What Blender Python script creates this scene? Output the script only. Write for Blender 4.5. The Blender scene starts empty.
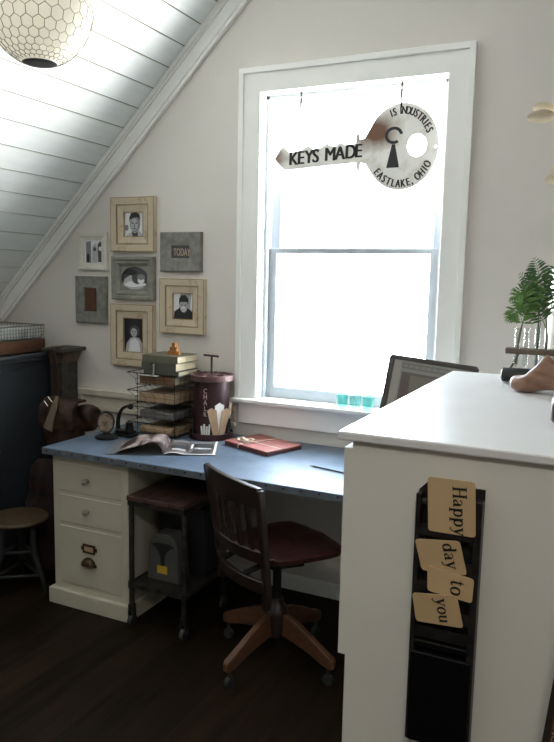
import bpy, bmesh, math, random
from mathutils import Vector, Matrix, Euler
random.seed(7)
PI = math.pi
R = math.radians
C = bpy.context.scene.collection

# ------------------------------------------------------------------ materials
def mat(name, col, rough=.6, metal=0., noise=0., nscale=12., col2=None, bump=0., bscale=60., stretch=(1, 1, 1), spec=.5, coat=0., nfac=(.35, .65)):
    m = bpy.data.materials.new(name); m.use_nodes = True
    nt = m.node_tree; b = nt.nodes['Principled BSDF']
    b.inputs['Base Color'].default_value = (*col, 1); b.inputs['Roughness'].default_value = rough
    b.inputs['Metallic'].default_value = metal; b.inputs['Specular IOR Level'].default_value = spec
    b.inputs['Coat Weight'].default_value = coat
    tc = nt.nodes.new('ShaderNodeTexCoord'); mp = nt.nodes.new('ShaderNodeMapping')
    mp.inputs['Scale'].default_value = stretch
    nt.links.new(tc.outputs['Object'], mp.inputs['Vector'])
    if noise or col2:
        n = nt.nodes.new('ShaderNodeTexNoise'); n.inputs['Scale'].default_value = nscale
        n.inputs['Detail'].default_value = 6; n.inputs['Roughness'].default_value = .62
        nt.links.new(mp.outputs[0], n.inputs['Vector'])
        r = nt.nodes.new('ShaderNodeValToRGB')
        c2 = col2 or tuple(max(0, c * (1 - noise)) for c in col)
        r.color_ramp.elements[0].position, r.color_ramp.elements[1].position = nfac
        r.color_ramp.elements[0].color = (*c2, 1); r.color_ramp.elements[1].color = (*col, 1)
        nt.links.new(n.outputs['Fac'], r.inputs['Fac']); nt.links.new(r.outputs['Color'], b.inputs['Base Color'])
    if bump:
        n2 = nt.nodes.new('ShaderNodeTexNoise'); n2.inputs['Scale'].default_value = bscale; n2.inputs['Detail'].default_value = 4
        nt.links.new(mp.outputs[0], n2.inputs['Vector'])
        bp = nt.nodes.new('ShaderNodeBump'); bp.inputs['Strength'].default_value = bump; bp.inputs['Distance'].default_value = .004
        nt.links.new(n2.outputs['Fac'], bp.inputs['Height']); nt.links.new(bp.outputs[0], b.inputs['Normal'])
    return m

def glass_mat(name, col, gloss=.08, tint=1.):
    m = bpy.data.materials.new(name); m.use_nodes = True; nt = m.node_tree
    for n in list(nt.nodes): nt.nodes.remove(n)
    o = nt.nodes.new('ShaderNodeOutputMaterial'); t = nt.nodes.new('ShaderNodeBsdfTransparent'); g = nt.nodes.new('ShaderNodeBsdfGlossy')
    t.inputs['Color'].default_value = (*col, 1); g.inputs['Roughness'].default_value = .03
    lw = nt.nodes.new('ShaderNodeLayerWeight'); lw.inputs['Blend'].default_value = .25
    mu = nt.nodes.new('ShaderNodeMath'); mu.operation = 'MULTIPLY_ADD'; mu.inputs[1].default_value = .4; mu.inputs[2].default_value = gloss
    mx = nt.nodes.new('ShaderNodeMixShader')
    nt.links.new(lw.outputs['Facing'], mu.inputs[0]); nt.links.new(mu.outputs[0], mx.inputs['Fac'])
    nt.links.new(t.outputs[0], mx.inputs[1]); nt.links.new(g.outputs[0], mx.inputs[2]); nt.links.new(mx.outputs[0], o.inputs['Surface'])
    return m

def emit_mat(name, col, s):
    m = mat(name, (.02, .02, .02), .3)
    b = m.node_tree.nodes['Principled BSDF']
    b.inputs['Emission Color'].default_value = (*col, 1); b.inputs['Emission Strength'].default_value = s
    return m

M = {}
M['wall'] = mat('wall_paint', (.70, .662, .62), .85, noise=.03, nscale=3, bump=.25, bscale=160)
M['sash'] = mat('sash_shade_grey', (.46, .50, .54), .5, noise=.05, nscale=6)  # shade on sashes and stops put into the colour, so frame lines show
M['groove'] = mat('board_groove', (.20, .18, .15), .9)
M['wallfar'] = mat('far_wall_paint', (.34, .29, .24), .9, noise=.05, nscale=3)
M['trim'] = mat('trim_paint', (.90, .90, .875), .45, noise=.03, nscale=6)
M['ceil'] = mat('ceiling_board_paint', (.86, .89, .88), .5, col2=(.80, .84, .84), nscale=9, stretch=(3, .5, 3))
M['rail'] = mat('rail_paint', (.62, .57, .47), .6, noise=.15, nscale=14)
M['white'] = mat('white_furniture_paint', (.77, .765, .71), .55, noise=.04, nscale=5, bump=.05)
M['counter'] = mat('counter_white', (.78, .785, .80), .30, noise=.04, nscale=8, bump=.06, bscale=20)
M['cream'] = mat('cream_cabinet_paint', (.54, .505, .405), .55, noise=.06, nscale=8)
M['zinc'] = mat('zinc_top', (.145, .19, .255), .40, .25, col2=(.092, .125, .172), nscale=7, bump=.06, bscale=14)
M['zinc_edge'] = mat('zinc_edge', (.17, .195, .225), .5, .4, col2=(.10, .118, .14), nscale=16)
M['iron'] = mat('black_iron', (.018, .017, .017), .45, .5, noise=.4, nscale=30)
M['steel'] = mat('dull_steel', (.07, .063, .055), .5, .7, col2=(.03, .026, .023), nscale=20)
M['chrome'] = mat('bright_metal', (.62, .62, .62), .22, 1.)
M['paleknob'] = mat('pale_knob', (.34, .32, .27), .2, col2=(.22, .20, .16), nscale=60)
M['brass'] = mat('aged_brass', (.085, .055, .03), .45, .7, noise=.4, nscale=30)
M['darkwood'] = mat('dark_red_wood', (.024, .0105, .0075), .42, col2=(.010, .0055, .0045), nscale=10, stretch=(2, 2, .5), coat=.25)
M['seatwood'] = mat('seat_wood', (.058, .019, .015), .4, col2=(.03, .011, .009), nscale=9, stretch=(1, 5, 1), coat=.3)
M['footwood'] = mat('worn_oak', (.12, .052, .024), .5, col2=(.065, .028, .014), nscale=14, stretch=(1, 1, 3))
M['cartwood'] = mat('cart_board_wood', (.085, .038, .028), .6, col2=(.03, .016, .013), nscale=8, stretch=(1, 6, 1))
M['stoolwood'] = mat('stool_seat_wood', (.075, .046, .022), .5, col2=(.045, .026, .013), nscale=8, stretch=(1, 5, 1))
M['stoolpaint'] = mat('stool_green_grey_paint', (.020, .025, .023), .6, noise=.3, nscale=16)
M['slate'] = mat('dark_slate_paint', (.020, .026, .033), .55, noise=.25, nscale=5)
M['slate_top'] = mat('dark_slate_top', (.05, .06, .07), .5, noise=.25, nscale=7)
M['oldwood'] = mat('weathered_dark_wood', (.055, .05, .045), .7, col2=(.028, .024, .021), nscale=11, stretch=(.6, 3, 3))
M['gilt'] = mat('worn_tan_wood', (.14, .095, .06), .6, noise=.3, nscale=18)
M['crate'] = mat('orange_brown_crate_wood', (.13, .05, .022), .6, col2=(.06, .025, .012), nscale=9, stretch=(3, .6, 3))
M['wire'] = mat('grey_wire', (.22, .23, .22), .45, .6)
M['basketliner'] = mat('pale_liner_cloth', (.55, .57, .55), .9, noise=.15, nscale=14)
M['leather'] = mat('brown_leather', (.06, .024, .013), .5, col2=(.010, .006, .004), nscale=20, bump=.3, bscale=40)
M['strap'] = mat('dark_strap_leather', (.035, .016, .012), .5, noise=.3, nscale=20)
M['tartan'] = mat('dark_red_wool', (.028, .009, .008), .95, col2=(.008, .006, .006), nscale=26, bump=.4)
M['creamcloth'] = mat('cream_canvas', (.20, .16, .115), .9, noise=.2, nscale=20)
M['lampglass'] = mat('white_globe', (.86, .84, .78), .5)
def milk(m):
    nt = m.node_tree; N = nt.nodes; tr_ = N.new('ShaderNodeBsdfTranslucent'); tr_.inputs['Color'].default_value = (.9, .87, .80, 1)
    mx = N.new('ShaderNodeMixShader'); mx.inputs[0].default_value = .55; o = N['Material Output']
    nt.links.new(N['Principled BSDF'].outputs[0], mx.inputs[1]); nt.links.new(tr_.outputs[0], mx.inputs[2]); nt.links.new(mx.outputs[0], o.inputs['Surface'])
milk(M['lampglass'])
M['hexwire'] = mat('hex_wire', (.26, .23, .18), .5, .6)
M['cord'] = mat('lamp_cord', (.03, .03, .03), .6)
M['framecream'] = mat('chippy_cream_paint', (.56, .475, .35), .7, col2=(.36, .25, .14), nscale=16, nfac=(.27, .47), bump=.3)
M['framepeel'] = mat('frame_step_wood', (.40, .27, .14), .75, noise=.35, nscale=26)
M['framewhite'] = mat('aged_white_paint', (.70, .68, .60), .7, noise=.12, nscale=20, bump=.2)
M['framegrey'] = mat('galvanised_grey', (.27, .265, .24), .6, .2, col2=(.17, .167, .15), nscale=30, bump=.3)
M['framegrey2'] = mat('grey_green_paint', (.27, .265, .225), .6, col2=(.17, .168, .14), nscale=16, bump=.3)
M['rustblock'] = mat('rusty_wood_block', (.13, .05, .025), .7, col2=(.06, .025, .015), nscale=14, stretch=(4, 4, 1))
for k, v in dict(p0=.012, p1=.06, p2=.22, p3=.45, p4=.75).items(): M[k] = mat('photo_tone_' + k[1], (v, v, v * 1.02), .35)
M['tanletter'] = mat('tan_letter', (.45, .34, .24), .7)
M['black'] = mat('matte_black', (.012, .012, .013), .5)
M['keytin'] = mat('aged_sign_tin', (.60, .58, .52), .5, .0, col2=(.34, .25, .17), nscale=11, nfac=(.30, .52), bump=.15)
M['ink'] = mat('black_sign_paint', (.02, .02, .022), .5)
M['hook'] = mat('rusty_hook_wire', (.03, .018, .012), .6, .5)
M['card'] = mat('kraft_card', (.68, .49, .27), .85, noise=.07, nscale=6)
M['cardink'] = mat('card_ink', (.025, .022, .02), .8)
M['rack'] = mat('black_rack_metal', (.016, .015, .015), .38, .4, col2=(.04, .036, .034), nscale=26, bump=.15)
M['rackgloss'] = mat('black_glossy_panel', (.004, .004, .005), .22, .0)
M['tealglass'] = glass_mat('teal_glass', (.70, .95, .92), .06)
M['paleglass'] = glass_mat('pale_glass', (.80, .95, .93), .08)
M['pane'] = glass_mat('window_glass', (.98, .99, .98), .02)
M['tube'] = glass_mat('clear_tube_glass', (.93, .95, .94), .05)
M['caddy'] = mat('maroon_tin', (.050, .014, .017), .42, .2, col2=(.024, .009, .011), nscale=20, bump=.1)
M['fadedpink'] = mat('faded_pink_paint', (.42, .30, .29), .8)
M['caddytop'] = mat('maroon_tin_lid', (.13, .065, .066), .5, .2, noise=.35, nscale=20)
M['chalkwhite'] = mat('chalk_white', (.78, .77, .73), .9)
M['kraft'] = mat('brown_envelope', (.42, .29, .18), .85, noise=.12, nscale=20)
M['bookgreen'] = mat('khaki_book_cloth', (.135, .125, .088), .75, noise=.2, nscale=24, bump=.1)
M['bookgreen2'] = mat('olive_book_cloth', (.088, .087, .062), .75, noise=.2, nscale=24, bump=.1)
M['pages'] = mat('yellowed_pages', (.56, .47, .32), .9, noise=.2, nscale=40, stretch=(.3, .3, 8))
M['paper'] = mat('white_paper', (.75, .74, .70), .85)
M['brownbook'] = mat('brown_book_cloth', (.22, .115, .055), .7, noise=.3, nscale=16)
M['greypaper'] = mat('grey_document_box', (.16, .15, .14), .7, noise=.3, nscale=10)
M['amber'] = mat('amber_wood', (.42, .17, .035), .4, noise=.3, nscale=30, coat=.2)
M['dial'] = mat('worn_dial', (.27, .20, .14), .5, col2=(.07, .045, .03), nscale=35, nfac=(.38, .56))
M['magdark'] = mat('magazine_dark_print', (.055, .045, .045), .4, col2=(.17, .14, .13), nscale=11, nfac=(.42, .6))
M['magpage'] = mat('magazine_page_print', (.36, .28, .26), .4, col2=(.022, .010, .010), nscale=6, stretch=(2.5, .9, 1), nfac=(.44, .56))
M['magcover'] = mat('magazine_cover', (.10, .11, .12), .3)
M['redleather'] = mat('red_leather', (.36, .135, .12), .5, col2=(.27, .09, .08), nscale=9, bump=.1)
M['reddark'] = mat('dark_red_edge', (.11, .022, .022), .5, noise=.3, nscale=12)
M['ribbon'] = mat('cream_ribbon', (.62, .55, .42), .7)
M['bezel'] = mat('monitor_bezel', (.035, .026, .022), .35)
M['alu'] = mat('aluminium', (.5, .5, .5), .35, 1.)
M['scrgrey'] = emit_mat('screen_window_grey', (.34, .34, .28), .30)
M['scrbar'] = emit_mat('screen_side_bar', (.42, .40, .33), .30)
M['scrkhaki'] = emit_mat('screen_khaki_picture', (.22, .20, .14), .3)
M['scrdark'] = emit_mat('screen_dark_picture', (.075, .055, .045), .5)
M['scrtext'] = emit_mat('screen_toolbar', (.12, .12, .11), .5)
M['plastic'] = mat('grey_plastic', (.075, .075, .072), .5, noise=.1, nscale=10)
M['yellow'] = mat('yellow_sticker', (.52, .33, .03), .6)
M['pcblack'] = mat('black_case', (.010, .011, .014), .5)
M['lastwood'] = mat('last_wood', (.27, .145, .09), .42, col2=(.16, .08, .05), nscale=12, stretch=(1, 4, 4), coat=.1)
M['lastdark'] = mat('dark_last_wood', (.045, .028, .02), .4, noise=.3, nscale=14)
M['rackwood'] = mat('tube_rack_wood', (.13, .10, .07), .6, noise=.4, nscale=30)
M['fern'] = mat('fern_green', (.13, .25, .05), .55, col2=(.045, .12, .025), nscale=18)
M['ferndark'] = mat('fern_dark_green', (.06, .14, .04), .55, col2=(.022, .06, .02), nscale=18)
M['stem'] = mat('stem_green', (.08, .12, .04), .6)
M["jar"] = mat('white_jar_glaze', (.80, .78, .74), .4, noise=.06, nscale=9)
M['jarmark'] = mat('faint_grey_band', (.50, .48, .45), .6)
M['petal'] = mat('cream_petal', (.80, .72, .55), .7, noise=.15, nscale=20)
M['twig'] = mat('brown_twig', (.14, .08, .045), .7)
M['board'] = mat('dark_red_board', (.10, .03, .02), .5, noise=.4, nscale=10)
M['boardrim'] = mat('black_board_rim', (.02, .017, .015), .5)
M['ornament'] = mat('faded_ornament', (.30, .26, .22), .7, noise=.3, nscale=60)
M['nail'] = mat('dark_nail', (.015, .015, .017), .5, .3)
M['rubber'] = mat('caster_rubber', (.03, .03, .03), .5)

def floor_mat():
    m = bpy.data.materials.new('dark_plank_floor'); m.use_nodes = True; nt = m.node_tree; N = nt.nodes; L = nt.links
    b = N['Principled BSDF']; b.inputs['Roughness'].default_value = .55; b.inputs['Specular IOR Level'].default_value = .1
    tc = N.new('ShaderNodeTexCoord'); sx = N.new('ShaderNodeSeparateXYZ'); L.new(tc.outputs['Object'], sx.inputs[0])
    dv = N.new('ShaderNodeMath'); dv.operation = 'DIVIDE'; dv.inputs[1].default_value = .16; L.new(sx.outputs['X'], dv.inputs[0])
    fl = N.new('ShaderNodeMath'); fl.operation = 'FLOOR'; L.new(dv.outputs[0], fl.inputs[0])
    fr = N.new('ShaderNodeMath'); fr.operation = 'FRACT'; L.new(dv.outputs[0], fr.inputs[0])
    wn = N.new('ShaderNodeTexWhiteNoise'); wn.noise_dimensions = '1D'; L.new(fl.outputs[0], wn.inputs['W'])
    mp = N.new('ShaderNodeMapping'); mp.inputs['Scale'].default_value = (9, .9, 1); L.new(tc.outputs['Object'], mp.inputs[0])
    no = N.new('ShaderNodeTexNoise'); no.inputs['Scale'].default_value = 3.2; no.inputs['Detail'].default_value = 7; L.new(mp.outputs[0], no.inputs['Vector'])
    ad = N.new('ShaderNodeMath'); ad.operation = 'MULTIPLY_ADD'; ad.inputs[1].default_value = .35; L.new(wn.outputs['Value'], ad.inputs[0]); L.new(no.outputs['Fac'], ad.inputs[2])
    cr = N.new('ShaderNodeValToRGB'); cr.color_ramp.elements[0].position = .4; cr.color_ramp.elements[1].position = .95
    cr.color_ramp.elements[0].color = (.005, .003, .0016, 1); cr.color_ramp.elements[1].color = (.020, .012, .006, 1); L.new(ad.outputs[0], cr.inputs[0])
    lt = N.new('ShaderNodeMath'); lt.operation = 'LESS_THAN'; lt.inputs[1].default_value = .025; L.new(fr.outputs[0], lt.inputs[0])
    mx = N.new('ShaderNodeMixRGB'); mx.inputs[2].default_value = (.006, .004, .003, 1); L.new(lt.outputs[0], mx.inputs[0]); L.new(cr.outputs[0], mx.inputs[1])
    L.new(mx.outputs[0], b.inputs['Base Color'])
    bp = N.new('ShaderNodeBump'); bp.inputs['Strength'].default_value = .2; bp.inputs['Distance'].default_value = .004; L.new(no.outputs['Fac'], bp.inputs['Height']); L.new(bp.outputs[0], b.inputs['Normal'])
    return m
M['floor'] = floor_mat()

def key_mat():
    # pale tin with a rusty stain over the neck of the sign
    m = mat('key_sign_tin', (.93, .92, .88), .55, col2=(.70, .66, .58), nscale=13, nfac=(.3, .5))
    nt = m.node_tree; N = nt.nodes; L = nt.links; b = N['Principled BSDF']
    old = b.inputs['Base Color'].links[0].from_socket
    tc = N.new('ShaderNodeTexCoord'); vd = N.new('ShaderNodeVectorMath'); vd.operation = 'DISTANCE'
    mp = N.new('ShaderNodeMapping'); mp.inputs['Scale'].default_value = (1, 1, 1.35); L.new(tc.outputs['Object'], mp.inputs[0])
    L.new(mp.outputs[0], vd.inputs[0]); vd.inputs[1].default_value = (-.125, 0, .075 * 1.35)
    n = N.new('ShaderNodeTexNoise'); n.inputs['Scale'].default_value = 9; n.inputs['Detail'].default_value = 6; L.new(tc.outputs['Object'], n.inputs['Vector'])
    ma = N.new('ShaderNodeMath'); ma.operation = 'MULTIPLY_ADD'; ma.inputs[1].default_value = .14; L.new(n.outputs['Fac'], ma.inputs[0]); L.new(vd.outputs['Value'], ma.inputs[2])
    v2 = N.new('ShaderNodeVectorMath'); v2.operation = 'DISTANCE'; L.new(mp.outputs[0], v2.inputs[0]); v2.inputs[1].default_value = (-.625, 0, -.03)
    m2 = N.new('ShaderNodeMath'); m2.operation = 'MULTIPLY_ADD'; m2.inputs[1].default_value = .22; L.new(n.outputs['Fac'], m2.inputs[0]); L.new(v2.outputs['Value'], m2.inputs[2])
    mn = N.new('ShaderNodeMath'); mn.operation = 'MINIMUM'; L.new(ma.outputs[0], mn.inputs[0]); L.new(m2.outputs[0], mn.inputs[1]); ma = mn
    r = N.new('ShaderNodeValToRGB'); r.color_ramp.elements[0].position = .11; r.color_ramp.elements[1].position = .21
    r.color_ramp.elements[0].color = (1, 1, 1, 1); r.color_ramp.elements[1].color = (0, 0, 0, 1); L.new(ma.outputs[0], r.inputs[0])
    mx = N.new('ShaderNodeMixRGB'); mx.inputs[2].default_value = (.16, .075, .04, 1)
    L.new(r.outputs[0], mx.inputs[0]); L.new(old, mx.inputs[1]); L.new(mx.outputs[0], b.inputs['Base Color'])
    return m
M['key'] = key_mat()

# ------------------------------------------------------------------ mesh builder
class MB:
    def __init__(s): s.v = []; s.f = []; s.mi = []; s.mats = []; s.cur = 0
    def use(s, m):
        if m not in s.mats: s.mats.append(m)
        s.cur = s.mats.index(m); return s
    def add(s, vs, fs):
        o = len(s.v); s.v += [Vector(v) for v in vs]
        for f in fs: s.f.append([i + o for i in f]); s.mi.append(s.cur)
        return s
    def box(s, x0, x1, y0, y1, z0, z1, mtx=None):
        vs = [Vector(p) for p in ((x0, y0, z0), (x1, y0, z0), (x1, y1, z0), (x0, y1, z0), (x0, y0, z1), (x1, y0, z1), (x1, y1, z1), (x0, y1, z1))]
        if mtx: vs = [mtx @ v for v in vs]
        return s.add(vs, [(3, 2, 1, 0), (4, 5, 6, 7), (0, 1, 5, 4), (1, 2, 6, 5), (2, 3, 7, 6), (3, 0, 4, 7)])
    def loft(s, rings, cap=True, closed=False):
        n = len(rings[0]); vs = [p for r in rings for p in r]; fs = []
        m = len(rings)
        for i in range(m if closed else m - 1):
            a, b = i * n, ((i + 1) % m) * n
            for j in range(n):
                k = (j + 1) % n; fs.append((a + j, a + k, b + k, b + j))
        if cap and not closed:
            fs.append(tuple(range(n - 1, -1, -1))); fs.append(tuple(range((m - 1) * n, m * n)))
        return s.add(vs, fs)
    def tube(s, pts, r, n=8, cap=True, closed=False):
        pts = [Vector(p) for p in pts]; m = len(pts); rings = []
        rr = r if isinstance(r, (list, tuple)) else [r] * m
        prev = None
        for i in range(m):
            if closed: d = pts[(i + 1) % m] - pts[i - 1]
            else: d = pts[min(i + 1, m - 1)] - pts[max(i - 1, 0)]
            d.normalize()
            u = prev - d * prev.dot(d) if prev is not None else d.orthogonal()
            if u.length < 1e-6: u = d.orthogonal()
            u.normalize(); prev = u; w = d.cross(u)
            rings.append([pts[i] + (u * math.cos(2 * PI * k / n) + w * math.sin(2 * PI * k / n)) * rr[i] for k in range(n)])
        return s.loft(rings, cap, closed)
    def ribbon(s, pts, w, t, up=(0, 0, 1)):
        pts = [Vector(p) for p in pts]; m = len(pts); rings = []; up = Vector(up)
        for i in range(m):
            d = (pts[min(i + 1, m - 1)] - pts[max(i - 1, 0)]).normalized()
            a = d.cross(up)
            if a.length < 1e-5: a = d.orthogonal()
            a.normalize(); b = a.cross(d).normalized()
            ww = w[i] if isinstance(w, (list, tuple)) else w
            rings.append([pts[i] + a * ww / 2 + b * t / 2, pts[i] - a * ww / 2 + b * t / 2, pts[i] - a * ww / 2 - b * t / 2, pts[i] + a * ww / 2 - b * t / 2])
        return s.loft(rings)
    def lathe(s, prof, n=32, c=(0, 0, 0), cap=True, sx=1, sy=1):
        c = Vector(c)
        rings = [[c + Vector((r * math.cos(2 * PI * k / n) * sx, r * math.sin(2 * PI * k / n) * sy, z)) for k in range(n)] for r, z in prof]
        return s.loft(rings, cap)
    def cyl(s, a, b, r0, r1=None, n=16): return s.tube([a, b], [r0, r0 if r1 is None else r1], n)
    def ball(s, c, rx, ry=None, rz=None, n=16, m=10):
        ry = ry or rx; rz = rz or rx; c = Vector(c)
        rings = []
        for i in range(m + 1):
            t = -PI / 2 + PI * i / m; q = max(math.cos(t), .02)
            rings.append([c + Vector((rx * q * math.cos(2 * PI * k / n), ry * q * math.sin(2 * PI * k / n), rz * math.sin(t))) for k in range(n)])
        return s.loft(rings)
    def plate(s, outer, holes=(), O=(0, 0, 0), U=(1, 0, 0), V=(0, 0, 1), t=.004):
        # flat plate with holes; 2d points in (U, V); t = thickness along U x V
        bm = bmesh.new(); O, U, V = Vector(O), Vector(U), Vector(V); W = U.cross(V).normalized()
        es = []
        for lp in [outer] + list(holes):
            vs = [bm.verts.new(O + U * p[0] + V * p[1]) for p in lp]
            es += [bm.edges.new((vs[i], vs[(i + 1) % len(vs)])) for i in range(len(vs))]
        bmesh.ops.triangle_fill(bm, use_beauty=True, use_dissolve=False, edges=es)
        if t:
            g = bmesh.ops.extrude_face_region(bm, geom=bm.faces[:])
            bmesh.ops.translate(bm, verts=[e for e in g['geom'] if isinstance(e, bmesh.types.BMVert)], vec=W * t)
        bmesh.ops.recalc_face_normals(bm, faces=bm.faces[:])
        bm.verts.index_update()
        s.add([v.co.copy() for v in bm.verts], [[v.index for v in f.verts] for f in bm.faces]); bm.free(); return s
    def rings_rect(s, x0, x1, z0, z1, steps, tilt=None):
        # picture-frame moulding in the xz plane: steps = [(inset, y), ...]
        rings = []
        for ins, y in steps:
            rings.append([Vector((x0 + ins, y, z0 + ins)), Vector((x1 - ins, y, z0 + ins)), Vector((x1 - ins, y, z1 - ins)), Vector((x0 + ins, y, z1 - ins))])
        return s.loft(rings, cap=False)
    def text(s, txt, size, O, U, V, off=0., ext=.0008, center=False, sx=1., arc=None):
        cu = bpy.data.curves.new('t', 'FONT'); cu.body = txt; cu.size = size; cu.offset = off; cu.extrude = ext
        if center: cu.align_x = 'CENTER'
        ob = bpy.data.objects.new('t', cu); C.objects.link(ob)
        dg = bpy.context.evaluated_depsgraph_get(); dg.update()
        me = bpy.data.meshes.new_from_object(ob.evaluated_get(dg))
        O, U, V = Vector(O), Vector(U), Vector(V); W = U.cross(V)
        s.add([O + U * v.co.x * sx + V * v.co.y + W * v.co.z for v in me.vertices], [list(p.vertices) for p in me.polygons])
        bpy.data.objects.remove(ob); bpy.data.curves.remove(cu); bpy.data.meshes.remove(me); return s
    def xf(s, m): s.v = [m @ v for v in s.v]; return s
    def build(s, name, m=None, parent=None, smooth=False, bevel=0., world=False, sub=0):
        me = bpy.data.meshes.new(name)
        off = Vector(parent['_o']) if (world and parent is not None) else Vector((0, 0, 0))
        me.from_pydata([v - off for v in s.v], [], s.f)
        ml = s.mats or [m]
        for q in ml: me.materials.append(M[q] if isinstance(q, str) else q)
        if s.mats:
            for p, i in zip(me.polygons, s.mi): p.material_index = i
        bm = bmesh.new(); bm.from_mesh(me); bmesh.ops.recalc_face_normals(bm, faces=bm.faces[:]); bm.to_mesh(me); bm.free()
        if smooth:
            me.polygons.foreach_set('use_smooth', [True] * len(me.polygons))
            if smooth is not True: me.set_sharp_from_angle(angle=R(smooth))
        o = bpy.data.objects.new(name, me); C.objects.link(o)
        if parent is not None: o.parent = parent
        if bevel:
            b = o.modifiers.new('b', 'BEVEL'); b.width = bevel; b.segments = 2; b.limit_method = 'ANGLE'; b.angle_limit = R(40)
        if sub:
            d = o.modifiers.new('s', 'SUBSURF'); d.levels = sub; d.render_levels = sub
        return o

def tag(o, label, cat, group=None):
    o['label'] = label; o['category'] = cat
    if group: o['group'] = group
    return o
def thing(name, label, cat, loc, rz=0, group=None):
    o = bpy.data.objects.new(name, None); C.objects.link(o); o.location = loc; o.rotation_euler = (0, 0, rz)
    o.empty_display_size = .05; o['_o'] = list(loc)
    return tag(o, label, cat, group)
def struct(o): o['kind'] = 'structure'; return o
def solo(mb, name, m, label, cat, loc, group=None, **k):
    # one-mesh thing with its origin at loc (vertices given in world space)
    mb.xf(Matrix.Translation(-Vector(loc))); o = mb.build(name, m, None, **k); o.location = loc
    return tag(o, label, cat, group)

def ellipse(cx, cy, rx, ry, n=40, a0=0, a1=2 * PI):
    full = abs(a1 - a0 - 2 * PI) < 1e-6
    return [(cx + rx * math.cos(a0 + (a1 - a0) * i / (n if full else n - 1)), cy + ry * math.sin(a0 + (a1 - a0) * i / (n if full else n - 1))) for i in range(n)]
def bez(p, n=10):
    out = []
    for i in range(n + 1):
        t = i / n; q = [Vector(a) for a in p]
        while len(q) > 1: q = [q[j].lerp(q[j + 1], t) for j in range(len(q) - 1)]
        out.append(q[0])
    return out
def catmull(P, n=6):
    P = [Vector(p) for p in P]; Q = [P[0] * 2 - P[1]] + P + [P[-1] * 2 - P[-2]]; out = []
    for i in range(1, len(Q) - 2):
        for k in range(n):
            t = k / n; a, b, c, d = Q[i - 1:i + 3]
            out.append(.5 * ((2 * b) + (c - a) * t + (2 * a - 5 * b + 4 * c - d) * t * t + (3 * b - a - 3 * c + d) * t ** 3))
    out.append(P[-1]); return out

# ------------------------------------------------------------------ the room
YW = 3.12
XL, XR, YB = -3.36, 3.2, -2.6
def cz(x): return 4.63 + .978 * x
FLAT = 3.2; XF = (FLAT - 4.63) / .978
struct(MB().box(XL - .1, XR + .1, YB - .1, YW + .1, -.08, 0).build('floor', 'floor'))
wo = [(XL, 0), (XR, 0), (XR, FLAT + .05), (XF, FLAT + .05), (XL, cz(XL) + .05)]
OX0, OX1, OZ0, OZ1 = -1.588, -.705, .955, 2.42
hole = [(OX0, OZ0), (OX1, OZ0), (OX1, OZ1), (OX0, OZ1)]
struct(MB().plate(wo, [hole], O=(0, YW + .2, 0), t=.2).build('wall_back', 'wall'))
struct(MB().box(XL - .1, XL, YB, YW, 0, cz(XL) + .06).build('wall_left', 'wall'))
wr = [(YB, 0), (YW, 0), (YW, FLAT), (YB, FLAT)]
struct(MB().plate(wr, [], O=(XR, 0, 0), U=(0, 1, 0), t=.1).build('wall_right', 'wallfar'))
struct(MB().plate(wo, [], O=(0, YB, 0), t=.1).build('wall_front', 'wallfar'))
cb = MB().use('ceil'); sl = Vector((1, 0, .978)).normalized(); nrm = Vector((-.978, 0, 1)).normalized()
x = -1.819 + .0925 * 4
k = 0
while x - .0925 > XL - .1:
    x1, x0 = x - .0024, x - .0925 + .0024
    if x1 > XF: x1 = XF
    if x0 < XF:
        a, b = Vector((x0, 0, cz(x0))), Vector((x1, 0, cz(x1)))
        cb.add([(p.x, y, p.z) for y in (YB, YW) for p in (a, b, b + nrm * .014, a + nrm * .014)], [(0, 1, 2, 3), (7, 6, 5, 4), (0, 4, 5, 1), (1, 5, 6, 2), (2, 6, 7, 3), (3, 7, 4, 0)])
    x -= .0925
a, b = Vector((XL - .1, 0, cz(XL - .1))) + nrm * .006, Vector((XF + .05, 0, cz(XF + .05))) + nrm * .006
cb.use('groove').add([(p.x, y, p.z) for y in (YB, YW) for p in (a, b, b + nrm * .03, a + nrm * .03)], [(0, 1, 2, 3), (7, 6, 5, 4), (0, 4, 5, 1), (1, 5, 6, 2), (2, 6, 7, 3), (3, 7, 4, 0)])
cb.use('ceil'); cb.box(XF - .01, XR, -.4, YW, FLAT, FLAT + .05); cb.use('wallfar').box(XF - .01, XR, YB, -.4, FLAT, FLAT + .05)
struct(cb.build('ceiling'))
# rake trim under the slope, on the gable wall
tr = MB()
def rake(d0, d1, y0):
    p = [Vector((xx, 0, cz(xx))) - nrm * d for xx, d in ((XL, d0), (XF + .05, d0), (XF + .05, d1), (XL, d1))]
    tr.add([(q.x, y, q.z) for y in (y0, YW) for q in p], [(0, 1, 2, 3), (7, 6, 5, 4), (0, 4, 5, 1), (1, 5, 6, 2), (2, 6, 7, 3), (3, 7, 4, 0)])
rake(0, .022, YW - .034); rake(.022, .034, YW - .028); rake(.034, .092, YW - .02); rake(.092, .098, YW - .014); rake(.098, .115, YW - .024)
struct(tr.build('trim_1', 'trim', bevel=.002))
# chair rail left of the window
cr = MB(); cr.box(-2.72, -1.705, YW - .03, YW, .882, .915).box(-2.72, -1.705, YW - .026, YW, .80, .822).box(-2.72, -2.69, YW - .026, YW, .82, .884).box(-2.69, -1.705, YW - .012, YW, .82, .884)
struct(cr.build('trim_2', 'rail', bevel=.003))
bb = MB(); bb.box(-1.86, XR, YW - .016, YW, 0, .066); bb.box(-1.86, XR, YW - .012, YW, .066, .078)
struct(bb.build('baseboard_back', 'trim', bevel=.003))
bl = MB().box(XL, XL + .016, YB, 1.6, 0, .078); struct(bl.build('baseboard_left', 'trim', bevel=.003))

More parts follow.
